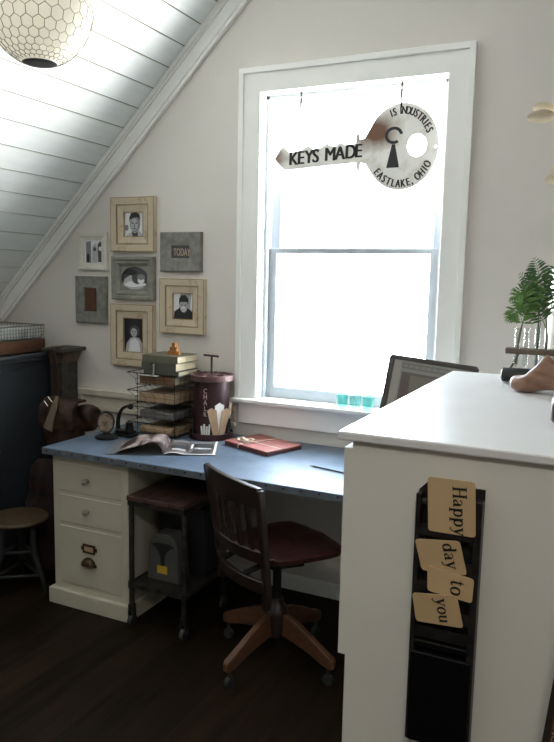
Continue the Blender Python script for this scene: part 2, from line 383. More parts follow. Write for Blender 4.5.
# window
win = thing('window_1', 'w', 'w', (-1.147, YW, .955)); struct(win); del win['label']; del win['category']
cs = MB()
CX0, CX1, CZ1 = -1.70, -.595, 2.534
cs.plate([(CX0 + .002, .9585), (OX0, .9585), (OX0, OZ1), (OX1, OZ1), (OX1, .9585), (CX1 - .002, .9585), (CX1 - .002, CZ1 - .002), (CX0 + .002, CZ1 - .002)], [], O=(0, YW, 0), t=.022)
cs.plate([(CX0, .9585), (CX0 + .026, .9585), (CX0 + .026, CZ1 - .026), (CX1 - .026, CZ1 - .026), (CX1 - .026, .9585), (CX1, .9585), (CX1, CZ1), (CX0, CZ1)], [], O=(0, YW - .0215, 0), t=.013)
cs.build('casing', 'trim', win, world=True, bevel=.002)
st = MB().box(CX0 - .005, CX1 + .005, YW - .07, YW, .94, .958).box(OX0, OX1, YW, YW + .2, .94, .958); st.build('sill', 'trim', win, world=True, bevel=.004)
MB().box(CX0 + .015, CX1 - .015, YW - .02, YW, .828, .94).build('apron', 'trim', win, world=True, bevel=.003)
jb = MB(); jb.box(OX0, OX0 + .006, YW, YW + .2, .958, OZ1).box(OX1 - .006, OX1, YW, YW + .2, .958, OZ1).box(OX0, OX1, YW, YW + .2, OZ1 - .006, OZ1)
jb.build('jamb', 'trim', win, world=True); jb = MB()
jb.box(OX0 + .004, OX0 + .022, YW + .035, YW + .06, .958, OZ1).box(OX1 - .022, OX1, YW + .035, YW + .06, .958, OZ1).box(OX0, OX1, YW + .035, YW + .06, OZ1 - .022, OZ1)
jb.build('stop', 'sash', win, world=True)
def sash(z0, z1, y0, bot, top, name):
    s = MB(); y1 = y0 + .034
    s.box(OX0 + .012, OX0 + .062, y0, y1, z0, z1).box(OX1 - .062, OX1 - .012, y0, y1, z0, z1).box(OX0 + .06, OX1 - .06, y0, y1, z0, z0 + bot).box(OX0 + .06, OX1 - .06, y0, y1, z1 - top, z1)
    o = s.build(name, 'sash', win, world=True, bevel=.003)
    g = MB().box(OX0 + .055, OX1 - .055, y0 + .015, y0 + .019, z0 + bot - .005, z1 - top + .005).build('glass_pane', 'pane', o)
    g.data.transform(Matrix.Translation(-Vector(win['_o'])))
    return o
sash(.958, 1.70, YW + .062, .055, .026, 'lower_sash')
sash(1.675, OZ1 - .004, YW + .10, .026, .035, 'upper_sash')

# ------------------------------------------------------------------ pendant lamp
lc = Vector((-1.537, 1.616, 2.316))
lamp = thing('pendant_lamp', 'white globe pendant lamp wrapped in chicken wire under the sloped boards', 'lamp', (lc.x, lc.y, lc.z))
A, B = .150, .172
prof = [(.045, -B * .965)] + [(A * math.cos(t), B * math.sin(t)) for t in [R(-72 + 6 * i) for i in range(25)]] + [(.05, B * .965)]
MB().lathe(prof, 48, cap=True).build('globe', 'lampglass', lamp, smooth=True)
hw = MB(); NH = 27; dt = 2 * PI / NH; q = dt / math.sqrt(3)      # regular hexagons in longitude / mercator-like latitude
def onl(u, w):
    t = math.atan(math.sinh(w)); return Vector(((A + .003) * math.cos(t) * math.cos(u), (A + .003) * math.cos(t) * math.sin(u), (B + .003) * math.sin(t)))
row = -8
while row <= 8:
    w0 = row * q * 1.5
    for i in range(NH):
        u = (i + (.5 if row % 2 else 0)) * dt
        top = (u, w0 + q); ur = (u + dt / 2, w0 + q / 2); lr = (u + dt / 2, w0 - q / 2); ul = (u - dt / 2, w0 + q / 2)
        for p1, p2 in ((top, ur), (ur, lr), (top, ul)):
            if abs(math.atan(math.sinh(p1[1]))) > R(72) : continue
            hw.tube([onl(*p1), onl(*p2)], .0010, 4, cap=False)
    row += 1
hw.build('chicken_wire', 'hexwire', lamp)
MB().lathe([(.020, -B * .975), (.044, -B * .975), (.048, -B * .962), (.044, -B * .95), (.02, -B * .955)], 32).build('bottom_ring', 'iron', lamp, smooth=40)
MB().lathe([(.055, B * .93), (.058, B * 1.0), (.03, B * 1.15), (.012, B * 1.25)], 24).build('cap', 'iron', lamp, smooth=40)
ztop = cz(lc.x) - lc.z
MB().cyl((0, 0, B * 1.2), (0, 0, ztop - .005), .004, n=8).build('cord', 'cord', lamp)

# ------------------------------------------------------------------ picture frames
FG = 'vintage picture frames on the wall'
def photo(parent, x0, x1, z0, z1, y, bg, shapes, name='photo'):
    mb = MB(); mb.use(bg); mb.add([(x0, y, z0), (x1, y, z0), (x1, y, z1), (x0, y, z1)], [(0, 1, 2, 3)])
    W, Hh = x1 - x0, z1 - z0
    for i, (m, pts) in enumerate(shapes):
        mb.use(m); yy = y - .0005 * (i + 1)
        mb.add([(x0 + W * min(max(p[0], 0), 1), yy, z0 + Hh * min(max(p[1], 0), 1)) for p in pts], [tuple(range(len(pts)))])
    return mb.build(name, None, parent, world=True)
def frame(label, x0, x1, z0, z1, steps, m, inner=None):
    x1 -= .012
    t = thing('picture_frame', label, 'picture frame', ((x0 + x1) / 2, YW, z0), 0, FG)
    mb = MB(); mb.use(m)
    mb.rings_rect(x0, x1, z0, z1, [(i, YW - d) for i, d in steps])
    mb.build('frame', None, t, world=True, bevel=.0012)
    if m == 'framecream':
        b = steps[-1][0]
        for a, c, d in ((b * .455, b * .515, .0275), (b * .955, b * 1.0, .0168), (.001, .005, .0302)):
            q = MB(); q.rings_rect(x0, x1, z0, z1, [(a, YW - d + .004), (a, YW - d), (c, YW - d + .0005), (c, YW - d + .005)]); q.build('worn_edge', 'framepeel', t, world=True)
    return t
el = lambda cx, cy, rx, ry: ellipse(cx, cy, rx, ry, 20)
big = lambda b: [(0, 0), (0, .026), (.004, .030), (b * .46, .027), (b * .5, .020), (b * .55, .024), (b * .9, .016), (b, .014), (b, .004)]
# top: man's portrait
t = frame('cream painted frame with a portrait of a man in dark tie, topmost on wall', -2.471, -2.179, 1.677, 1.960, big(.080), 'framecream')
photo(t, -2.394, -2.256, 1.754, 1.883, YW - .006, 'p4', [
    ('p3', [(0, 0), (.3, .18), (.36, .3), (.66, .3), (.75, .18), (1, 0)]), ('p2', el(.1, .38, .09, .12)), ('p2', el(.92, .36, .07, .2)),
    ('p1', [(.38, 0), (.36, .22), (.5, .15), (.62, .22), (.64, 0)]), ('p2', el(.5, .52, .24, .32)), ('p3', el(.47, .5, .17, .25)),
    ('p0', [(.25, .6), (.24, .78), (.32, .95), (.55, 1), (.72, .9), (.76, .6), (.70, .72), (.6, .80), (.4, .76), (.3, .72)]),
    ('p1', el(.40, .56, .06, .025)), ('p1', el(.58, .56, .06, .025)), ('p2', el(.49, .45, .035, .07)), ('p1', el(.49, .34, .08, .02))])
# small white
sm = lambda b: [(0, 0), (0, .016), (.003, .020), (b * .5, .018), (b * .55, .014), (b, .010), (b, .004)]
t = frame('small aged white frame with a pale photograph, upper left of the group', -2.707, -2.497, 1.576, 1.778, sm(.040), 'framewhite')
photo(t, -2.668, -2.536, 1.614, 1.740, YW - .006, 'p4', [('p2', [(.08, 0), (.1, .9), (.34, .95), (.36, 0)]), ('p3', [(.4, 0), (.42, .7), (.6, .85), (.7, .6), (.68, 0)]),
    ('p1', [(.72, .05), (.70, .8), (.84, .95), (.97, .7), (.95, .05)]), ('p0', el(.2, .22, .08, .2)), ('p1', el(.55, .6, .07, .09)), ('p4', el(.84, .62, .08, .1))])
# TODAY
t = frame('square grey metal frame around a small plate of letters', -2.155, -1.898, 1.576, 1.777, [(0, 0), (0, .024), (.004, .028), (.012, .028), (.068, .022), (.070, .012), (.070, .004)], 'framegrey')
mb = MB().use('p1'); mb.box(-2.088, -1.965, YW - .016, YW - .004, 1.640, 1.712)
mb.build('letter_plate', None, t, world=True)
MB().text('TODAY', .052, (-2.0265, YW - .0165, 1.658), (1, 0, 0), (0, 0, 1), off=.0004, center=True, sx=.56).build('lettering', 'tanletter', t, world=True)
# oval
t = frame('grey green frame with an oval picture of a reclining figure, middle of the group', -2.470, -2.184, 1.423, 1.652, [(0, 0), (0, .026), (.004, .032), (.018, .032), (.022, .024), (.034, .026), (.046, .018), (.048, .015), (.048, .004)], 'framegrey2')
ow = MB().plate([(-2.424, 1.469), (-2.23, 1.469), (-2.23, 1.606), (-2.424, 1.606)], [ellipse(-2.327, 1.5375, .088, .060, 36)], O=(0, YW - .008, 0), t=.004)
ow.build('oval_mat', 'framegrey2', t, world=True)
photo(t, -2.418, -2.236, 1.474, 1.602, YW - .003, 'p1', [('p3', [(.02, .1), (.1, .45), (.3, .62), (.42, .35), (.5, .2), (.9, .15), (1, 0), (0, 0)]), ('p4', [(.05, .2), (.3, .38), (.55, .25), (.85, .3), (.9, .2), (.4, .12)]),
    ('p4', el(.70, .42, .12, .16)), ('p2', el(.70, .55, .14, .12)), ('p0', el(.32, .74, .25, .12)), ('p3', el(.34, .55, .05, .07))])
# small grey with rusty block
t = frame('small grey metal frame holding a rusty brown block, lower left of the group', -2.722, -2.501, 1.286, 1.543, [(0, 0), (0, .024), (.004, .028), (.012, .028), (.062, .024), (.064, .012), (.064, .004)], 'framegrey')
MB().box(-2.657, -2.566, YW - .018, YW - .004, 1.351, 1.478).box(-2.640, -2.624, YW - .022, YW - .018, 1.37, 1.46).box(-2.597, -2.583, YW - .022, YW - .018, 1.37, 1.46).build('wood_block', 'rustblock', t, world=True, bevel=.002)
# right: child in dark coat and hat
t = frame('cream painted frame with a child in a dark hat and coat, right side', -2.157, -1.874, 1.258, 1.541, big(.076), 'framecream')
photo(t, -2.084, -1.947, 1.332, 1.468, YW - .006, 'p3', [('p4', [(0, .3), (0, 1), (.3, 1), (.25, .4)]), ('p4', [(.75, .4), (.8, 1), (1, 1), (1, .25)]), ('p0', [(.02, 0), (.06, .28), (.3, .45), (.62, .45), (.9, .25), (1, .1), (1, 0)]),
    ('p3', el(.47, .48, .17, .22)), ('p0', [(.27, .55), (.27, .78), (.38, .92), (.56, .92), (.68, .78), (.68, .55), (.62, .66), (.34, .66)]), ('p4', el(.46, .40, .1, .11)), ('p1', el(.40, .54, .04, .02)), ('p1', el(.55, .54, .04, .02)), ('p2', el(.47, .36, .06, .02))])
# bottom: girl in white
t = frame('tall cream frame with a small girl in white, lowest on the wall', -2.478, -2.185, 1.065, 1.400, big(.078), 'framecream')
photo(t, -2.402, -2.262, 1.141, 1.324, YW - .006, 'p0', [('p3', [(.05, 0), (.12, .25), (.3, .42), (.5, .46), (.72, .42), (.9, .22), (.97, 0)]), ('p4', [(.2, 0), (.3, .35), (.5, .42), (.7, .33), (.78, 0)]),
    ('p1', el(.5, .62, .25, .17)), ('p3', el(.47, .58, .15, .13)), ('p1', el(.41, .6, .035, .015)), ('p1', el(.54, .6, .035, .015)), ('p2', el(.47, .52, .05, .012))])

# ------------------------------------------------------------------ key sign hanging in the window
KY = YW + .012
kc = Vector((-.905, KY, 2.138))
key = thing('key_sign', 'old tin key shaped shop sign with black lettering hanging in the window', 'sign', kc)
def kx(x, z): return (x - kc.x, z - kc.z)
out = [(kx(*p)[0] + (-.006 if p[0] < -1.3 else 0), kx(*p)[1] - .006) for p in [(-1.068, 2.078), (-1.090, 2.083), (-1.096, 2.046), (-1.106, 2.046), (-1.112, 2.085), (-1.30, 2.076), (-1.462, 2.066), (-1.514, 2.122), (-1.470, 2.180), (-1.440, 2.150), (-1.405, 2.151), (-1.375, 2.158), (-1.345, 2.176), (-1.32, 2.158),
    (-1.285, 2.162), (-1.255, 2.180), (-1.23, 2.164), (-1.21, 2.166), (-1.192, 2.180), (-1.17, 2.168), (-1.118, 2.170), (-1.112, 2.214), (-1.104, 2.220), (-1.097, 2.186), (-1.075, 2.190)]]
el_pts = ellipse(0, 0, .160, .182, 72)
bow = []
for i in range(72):
    a = 2 * PI * i / 72
    d = (a - PI + PI) % (2 * PI)
    bow.append((a, el_pts[i]))
# travel the bow clockwise from the neck's upper side to its lower side, leaving the neck open
neck_hi, neck_lo = R(138), R(216)
arc = [(.165 * math.cos(a), .186 * math.sin(a)) for a in [neck_hi - (neck_hi + 2 * PI - neck_lo) * i / 64 for i in range(65)]]
holes = [ellipse(.070, .002, .043, .048, 28), ellipse(.152, -.008, .005, .005, 10)]
kp = MB().plate(out + arc, holes, t=.004); kp.xf(Matrix.Translation((0, 0, 0))); kp.build('plate', 'key', key)
lt = MB()
xk = -1.446 - kc.x
for ch_, wd in zip('KEYS MADE', (.047, .041, .042, .046, .020, .056, .052, .050, .04)):
    if ch_ != ' ':
        for q_ in (-.003, -.0015, 0, .0015, .003): lt.text(ch_, .085, (xk + q_, -.0050 - abs(q_) * .05, 2.084 - kc.z + .02 * (xk + .541) / .35), Vector((1, 0, .008)), Vector((.02, 0, 1)), sx=.84)
    xk += wd * .92
    if ch_ == ' ': lt.build('lettering', 'ink', key); lt = MB()
lt.build('lettering', 'ink', key); lt = MB()
def arc_text(txt, rx, rz, a0, a1, size, inward, sx=.8):
    WD = {'I': .68, ' ': .62, ',': .45}
    ws_ = [WD.get(q, 1) for q in txt]; tot = sum(ws_) - ws_[0] / 2 - ws_[-1] / 2; pos = [(sum(ws_[:q]) + ws_[q] / 2 - ws_[0] / 2) / tot for q in range(len(txt))]
    for i, ch in enumerate(txt):
        if ch == ' ':
            lt.build('lettering', 'ink', key); lt.__init__(); continue
        a = R(a0 + (a1 - a0) * pos[i])
        P = Vector((rx * math.cos(a), -.0050, rz * math.sin(a)))
        N = Vector((math.cos(a), 0, math.sin(a)))
        V = -N if inward else N
        U = Vector((V.z, 0, -V.x))
        for q_ in (-.0016, 0, .0016): lt.text(ch, size, P - V * size * .35 + U * q_ - Vector((0, abs(q_) * .05, 0)), U, V, center=True, sx=sx)
arc_text('IS INDUSTRIES', .135, .155, 112, 24, .047, False, .66)
lt.build('lettering', 'ink', key); lt = MB()
arc_text('EASTLAKE, OHIO', .137, .157, 220, 330, .047, True, .66)
lt.build('lettering', 'ink', key); lt = MB()
# round hook over a keyhole wedge
ro, ri = .041, .027
ca = [R(-20 + 0)] 
o_ = [(-.035 + ro * math.cos(a), .050 + ro * .9 * math.sin(a)) for a in [R(8 + 296 * i / 28) for i in range(29)]]
i_ = [(-.035 + ri * math.cos(a), .050 + ri * .9 * math.sin(a)) for a in [R(8 + 296 * i / 28) for i in range(29)]]
lt.plate(o_ + i_[::-1], [], O=(0, -.0043, 0), t=.0012)
lt.plate([(-.042, .012), (-.028, .012), (-.006, -.088), (-.064, -.088)], [], O=(0, -.0043, 0), t=.0012)
lt.build('keyhole_emblem', 'ink', key)
MB().tube([(-.006, -.002, .166), (-.007, -.006, .18), (-.008, -.004, .21), (-.008, 0, 2.414 - kc.z)], .0045, 6).build('hanging_wire', 'hook', key)
hk = MB(); hk.tube([(-1.392, KY, 2.414), (-1.392, KY, 2.36), (-1.392, KY - .006, 2.342), (-1.392, KY - .014, 2.348)], .0045, 6); hk.cyl((-1.392, KY, 2.405), (-1.392, KY, 2.414), .007, n=10)
solo(hk, 'ceiling_hook', 'hook', 'small empty rusty hook in the window head left of the key sign', 'hook', (-1.392, KY, 2.414))

# ------------------------------------------------------------------ glasses on the sill
GG = 'small tumblers on the window sill'
for x, m, lb in ((-1.124, 'tealglass', 'teal glass tumbler on the window sill, left of the three'), (-1.060, 'paleglass', 'very pale clear tumbler on the sill between two teal ones'), (-.996, 'tealglass', 'teal glass tumbler on the window sill, nearest the monitor')):
    g = MB(); r = .0285
    g.lathe([(.001, .002), (r * .86, 0), (r * .92, .004), (r, .068), (r - .003, .068), (r * .86, .010), (.001, .009)], 24, cap=False)
    solo(g.xf(Matrix.Translation((x, YW - .035, .958))), 'tumbler', m, lb, 'glass', (x, YW - .035, .958), GG, smooth=40)

# ------------------------------------------------------------------ desk
desk = thing('desk', 'blue grey zinc topped built-in desk under the window', 'desk', (-1.0, 2.77, 0))
DX0, DX1, DY0, DZ = -2.342, .35, 2.42, .76
MB().box(DX0 + .002, DX1, DY0 + .002, YW - .001, .736, DZ).build('desktop', 'zinc', desk, world=True, bevel=.002)
MB().box(DX0, DX1 + .002, DY0 - .001, DY0 + .002, .730, DZ - .001).box(DX0 - .001, DX0 + .002, DY0, YW, .730, DZ - .001).build('edge_strip', 'zinc_edge', desk, world=True, bevel=.001)
MB().box(DX1 - .05, DX1 - .02, DY0 + .03, YW, 0, .736).build('end_panel', 'white', desk, world=True)
xx = DX0 + .03
while xx < DX1:
    MB().ball((xx, DY0 - .001, .748), .0052, .003, .0052, 8, 5).build('nail', 'nail', desk, world=True, smooth=True); xx += .075
# drawer pedestal
ped = thing('drawer_pedestal', 'cream two drawer and file drawer pedestal at the left end of the desk', 'cabinet', (-2.1, 2.78, 0))
PX0, PX1, PY0 = -2.318, -1.886, 2.465
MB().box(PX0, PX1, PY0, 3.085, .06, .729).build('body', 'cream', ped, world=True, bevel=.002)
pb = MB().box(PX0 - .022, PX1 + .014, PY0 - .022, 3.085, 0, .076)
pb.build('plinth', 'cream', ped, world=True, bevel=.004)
def drawer(z0, z1):
    d = MB(); x0, x1 = -2.279, -1.923
    d.rings_rect(x0, x1, z0, z1, [(0, PY0 + .002), (0, PY0 - .0015), (.003, PY0 - .003), (.008, PY0 - .003), (.010, PY0 - .003)])
    d.box(x0 + .009, x1 - .009, PY0 - .003, PY0, z0 + .009, z1 - .009)
    return d.build('drawer', 'cream', ped, world=True)
def sub(mb, name, m, par, root, **k):
    o = mb.build(name, m, par, **k); o.data.transform(Matrix.Translation(-Vector(root['_o']))); return o
for z0, z1, kz in ((.555, .690, .621), (.405, .538, .478)):
    d = drawer(z0, z1)
    kb = MB(); kx_ = -2.112
    rings = []
    for y, r in ((0, .009), (-.006, .006), (-.014, .006), (-.018, .012), (-.026, .014), (-.031, .010), (-.033, .003)):
        rings.append([Vector((kx_ + r * math.cos(a), PY0 - .003 + y, kz + r * math.sin(a))) for a in [2 * PI * i / 16 for i in range(16)]])
    kb.loft(rings); sub(kb, 'knob', 'paleknob', d, ped, smooth=True)['label'] = 'pale faceted knob'
d = drawer(.108, .388)
lh = MB(); lh.rings_rect(-2.140, -2.070, .280, .322, [(0, PY0 - .006), (0, PY0 - .012), (.003, PY0 - .014), (.009, PY0 - .012), (.009, PY0 - .007)])
lh.box(-2.150, -2.138, PY0 - .010, PY0 - .006, .292, .310).box(-2.072, -2.060, PY0 - .010, PY0 - .006, .292, .310)
sub(lh, 'label_holder', 'brass', d, ped, bevel=.001)
sub(MB().box(-2.132, -2.078, PY0 - .010, PY0 - .007, .288, .314), 'label_card', 'kraft', d, ped)
cp = MB(); rings = []
for i in range(9):
    t = R(90 * i / 8); yy = PY0 - .008 - .026 * math.sin(t); s = math.cos(t) * .62 + .38
    rings.append([Vector((-2.106 + .038 * s * math.cos(a), PY0 - .008 - .028 * math.sin(t) * (1 if 1 else 0), .226 + .034 * math.cos(t * .95) * math.sin(a) + (0 if a <= PI else 0))) for a in [PI * k / 14 for k in range(15)]])
for i in range(len(rings) - 1):
    a, b = rings[i], rings[i + 1]
    cp.add(a + b, [(k, k + 1, k + 16, k + 15) for k in range(14)])
cp.add(rings[-1], [tuple(range(15))])
cp.box(-2.148, -2.064, PY0 - .010, PY0 - .006, .218, .230)
sub(cp, 'cup_pull', 'brass', d, ped, smooth=50)

# ------------------------------------------------------------------ rolling cart and what it carries
CXa, CXb, CYa, CYb = -1.860, -1.562, 2.425, 2.79
cart = thing('rolling_cart', 'small iron cart with dark board top rolled under the desk', 'cart', ((CXa + CXb) / 2, (CYa + CYb) / 2, 0))
tb = MB()
for i in range(4):
    a = CXa + (CXb - CXa) * i / 4
    tb.box(a + .001, a + (CXb - CXa) / 4 - .001, CYa - .01, CYb, .585, .605)
tb.build('board_top', 'cartwood', cart, world=True, bevel=.002)
for z0, z1 in ((.560, .585), (.185, .205)):
    fr = MB()
    fr.box(CXa, CXb, CYa, CYa + .006, z0, z1).box(CXa, CXb, CYb - .006, CYb, z0, z1).box(CXa, CXa + .006, CYa, CYb, z0, z1).box(CXb - .006, CXb, CYa, CYb, z0, z1)
    fr.build('angle_frame', 'steel', cart, world=True)
MB().box(CXa + .004, CXb - .004, CYa + .004, CYb - .004, .190, .200).build('shelf', 'steel', cart, world=True)
for x in (CXa + .012, CXb - .012):
    for y in (CYa + .012, CYb - .012):
        l = MB().cyl((x, y, .075), (x, y, .585), .012, n=10).cyl((x, y, .075), (x, y, .10), .018, n=12).cyl((x, y, .178), (x, y, .21), .016, n=12).build('leg', 'steel', cart, world=True, smooth=40)
        c_ = MB().cyl((x - .009, y, .026), (x + .009, y, .026), .026, n=18); c_.box(x - .014, x - .010, y - .012, y + .012, .026, .078).box(x + .010, x + .014, y - .012, y + .012, .026, .078).box(x - .014, x + .014, y - .012, y + .012, .072, .078)
        sub(c_, 'caster', 'rubber', l, cart)
pl = thing('plastic_case', 'grey plastic case with black funnel shape and yellow sticker on cart shelf', 'case', (-1.735, 2.555, .2))
outl = [(-.085, 0), (.085, 0), (.078, .17), (.062, .205), (.03, .22), (-.03, .22), (-.062, .205), (-.078, .17)]
MB().plate(outl, [], O=(0, .045, 0), t=.09).build('shell', 'plastic', pl, bevel=.008)
fn = MB().plate([(-.062, .168), (-.04, .160), (-.018, .135), (-.009, .115), (-.008, .07), (.008, .07), (.009, .115), (.018, .135), (.04, .160), (.062, .168), (.03, .180), (-.03, .180)], [], O=(0, -.044, 0), t=.004)
fn.build('funnel_mark', 'black', pl); MB().box(-.026, .026, -.049, -.044, .04, .075).build('sticker', 'yellow', pl)
pc = MB().box(-1.84, -1.59, 2.63, 2.775, .2, .52)
for i in range(9): pc.box(-1.592, -1.588, 2.645 + .013 * i, 2.651 + .013 * i, .22, .5)
solo(pc, 'computer_tower', 'pcblack', 'black boxy case with ribbed side at the back of the cart shelf', 'computer', (-1.715, 2.70, .2), bevel=.004)

# ------------------------------------------------------------------ swivel chair
RZ = R(-32)
ch = thing('swivel_chair', 'dark wooden slat back swivel chair on four footed caster base', 'chair', (-1.155, 2.475, 0), RZ)
# seat: saddle shape, grid
seat = MB(); NX, NY = 18, 16; top, botm = [], []
def sshape(u, v):
    w = .198 + .02 * v; d = .18
    x, y = u * w, v * d
    k = (abs(u) ** 4 * abs(v) ** 4) * .16; x *= 1 - k; y *= 1 - k
    y += .012 * (1 - u * u) * (1 if v > 0 else -.6) * abs(v)
    return x, y
for j in range(NY + 1):
    for i in range(NX + 1):
        u, v = -1 + 2 * i / NX, -1 + 2 * j / NY; x, y = sshape(u, v)
        dip = -.014 * (1 - u ** 2) * (1 - (v * .8 + .2) ** 2) + .006 * math.exp(-(u * 5) ** 2) * max(0, v) - .006 * max(0, v) ** 4
        edge = max(abs(u), abs(v)); dip -= .008 * max(0, edge - .86) / .14
        top.append((x, y + .03, .512 + dip)); botm.append((x * .975, y * .975 + .03, .484))
n1 = (NX + 1) * (NY + 1); fs = []
for j in range(NY):
    for i in range(NX):
        a = j * (NX + 1) + i; fs += [(a, a + 1, a + NX + 2, a + NX + 1), (n1 + a + NX + 1, n1 + a + NX + 2, n1 + a + 1, n1 + a)]
edge = [i for i in range(NX + 1)] + [(j + 1) * (NX + 1) - 1 for j in range(1, NY + 1)] + [NY * (NX + 1) + i for i in range(NX - 1, -1, -1)] + [j * (NX + 1) for j in range(NY - 1, 0, -1)]
for a, b in zip(edge, edge[1:] + edge[:1]): fs.append((a, n1 + a, n1 + b, b))
seat.add(top + botm, fs); seat.build('seat', 'seatwood', ch, smooth=50)
br = bpy.data.objects.new('backrest', None)
bk_y = lambda z: -.185 - .16 * max(0, z - .42) * .9 - .02
def bow_y(x): return .045 * (x / .2) ** 2       # ends of the rails curve forward
def rail(z0, z1, xw, th=.022, crest=0., name='rail'):
    mb = MB(); rings = []
    for i in range(17):
        u = -1 + 2 * i / 16; x = u * xw; zt = z1 + crest * (1 - u * u) ; y0 = bk_y(z0) + bow_y(x); y1 = bk_y(zt) + bow_y(x)
        rings.append([Vector((x, y0 - th / 2, z0)), Vector((x, y0 + th / 2, z0)), Vector((x, y1 + th / 2, zt)), Vector((x, y1 - th / 2, zt))])
    mb.loft(rings); return mb.build(name, 'darkwood', ch, smooth=40, bevel=.004)
rail(.735, .812, .206, .024, .018, 'crest_rail'); rail(.515, .565, .186, .020, 0, 'middle_rail'); rail(.395, .445, .178, .020, 0, 'lower_rail')
for s in (-1, 1):
    mb = MB(); rings = []
    for z in (.33, .40, .5, .6, .7, .79, .806):
        x = s * (.174 + .064 * (z - .33)); y = bk_y(z) + bow_y(.2); w = .017 if z < .8 else .012
        rings.append([Vector((x - w, y - .013, z)), Vector((x + w, y - .013, z)), Vector((x + w, y + .013, z)), Vector((x - w, y + .013, z))])
    mb.loft(rings).build('back_post', 'darkwood', ch, smooth=40, bevel=.004)
for i in range(6):
    x = -.138 + .0552 * i; mb = MB(); rings = []
    for z in (.555, .60, .66, .72, .75):
        y = bk_y(z) + bow_y(x); rings.append([Vector((x - .013, y - .005, z)), Vector((x + .013, y - .005, z)), Vector((x + .013, y + .005, z)), Vector((x - .013, y + .005, z))])
    mb.loft(rings).build('slat', 'darkwood', ch)
ir = MB()
for s in (-1, 1): ir.ribbon([(s * .09, .14, .480), (s * .09, 0, .478), (s * .09, -.12, .47), (s * .085, -.20, .45)], .03, .008)
ir.box(-.11, .11, -.06, .06, .455, .482); ir.cyl((0, 0, .24), (0, 0, .46), .018, n=14).lathe([(.04, .43), (.055, .452), (.055, .468)], 20); ir.cyl((.03, .1, .42), (.03, .1, .48), .02, n=12).ribbon([(.03, -.05, .42), (.03, .1, .405)], .03, .012)
ir.build('tilt_iron', 'iron', ch, smooth=40)
MB().lathe([(.030, .105), (.045, .12), (.05, .21), (.042, .235), (.03, .25), (.026, .275)], 24).build('hub', 'darkwood', ch, smooth=40)
for k in range(4):
    a = R(-105 + 90 * k) - RZ; d = Vector((math.cos(a), math.sin(a), 0)); n_ = Vector((-d.y, d.x, 0)); mb = MB(); rings = []
    for s, zt, zb, w in ((.03, .220, .125, .013), (.10, .204, .115, .013), (.18, .168, .098, .0135), (.25, .132, .076, .0145), (.285, .116, .072, .0145), (.296, .106, .076, .010)):
        p = d * s; rings.append([p - n_ * w + Vector((0, 0, zb)), p + n_ * w + Vector((0, 0, zb)), p + n_ * w + Vector((0, 0, zt)), p - n_ * w + Vector((0, 0, zt))])
    lg = mb.loft(rings).build('foot', 'footwood', ch, smooth=40, bevel=.004)
    p = d * .268; c_ = MB().cyl(p - n_ * .010 + Vector((0, 0, .022)), p + n_ * .010 + Vector((0, 0, .022)), .022, n=16); c_.cyl(p + Vector((0, 0, .03)), p + Vector((0, 0, .08)), .007, n=8)
    c_.build('caster', 'rubber', lg, smooth=40)

# ------------------------------------------------------------------ white peninsula cabinet
pen = thing('peninsula_cabinet', 'tall white counter cabinet standing in front of the desk, near right', 'cabinet', (.15, 1.85, 0))
KX1 = .80; YF, YK = 1.322, 2.395; ZT = 1.258
MB().box(-.484, KX1 + .02, 1.307, 2.405, 1.240, ZT).build('countertop', 'counter', pen, world=True, bevel=.0035)
MB().box(-.473, KX1, YF, YK, .782, 1.223).box(-.456, KX1, YF, YK, 1.223, 1.240).build('upper_body', 'white', pen, world=True)
MB().box(-.457, KX1, YF, YK, 0, .782).build('lower_body', 'white', pen, world=True)

# card rack
rk = thing('card_rack', 'black metal card rack fixed on the white cabinet end', 'rack', (-.255, YF, .655))
HX0, HX1, HZ0, HZ1 = -.317, -.193, .655, 1.176
def rt(z): return 0
MB().plate([(HX0, HZ0), (HX1, HZ0), (HX1, HZ1), (HX0 + .015, HZ1), (HX0, HZ1 - .016)], [], O=(0, YF, 0), t=.003).build('back_plate', 'rack', rk, world=True)
for a, b in ((HX0, HX0 + .010), (HX1 - .014, HX1)):
    MB().box(a, b, YF - .026, YF - .003, HZ0, HZ1 - .018).build('side_rail', 'rack', rk, world=True, bevel=.002)
for z in (1.10, 1.035, .985, .935, .895):
    sm_ = MB().box(HX0 + .010, HX1 - .011, YF - .024, YF - .020, z - .022, z).box(HX0 + .010, HX1 - .011, YF - .022, YF - .003, z - .022, z - .019)
    sm_.build('pocket_bar', 'rack', rk, world=True)
for z in (1.14, 1.075, 1.02, .965, .915):
    for a_, b_ in ((HX1 - .020, HX1 - .0105), (HX0 + .0095, HX0 + .019)): MB().cyl((a_, YF - .012, z), (b_, YF - .012, z), .008, n=10).build('rivet', 'steel', rk, world=True)
MB().box(HX0 + .004, HX1 - .004, YF - .030, YF - .003, HZ0, .845).box(HX0 + .008, HX1 - .008, YF - .026, YF - .003, .852, .868).build('front_panel', 'rackgloss', rk, world=True, bevel=.004)

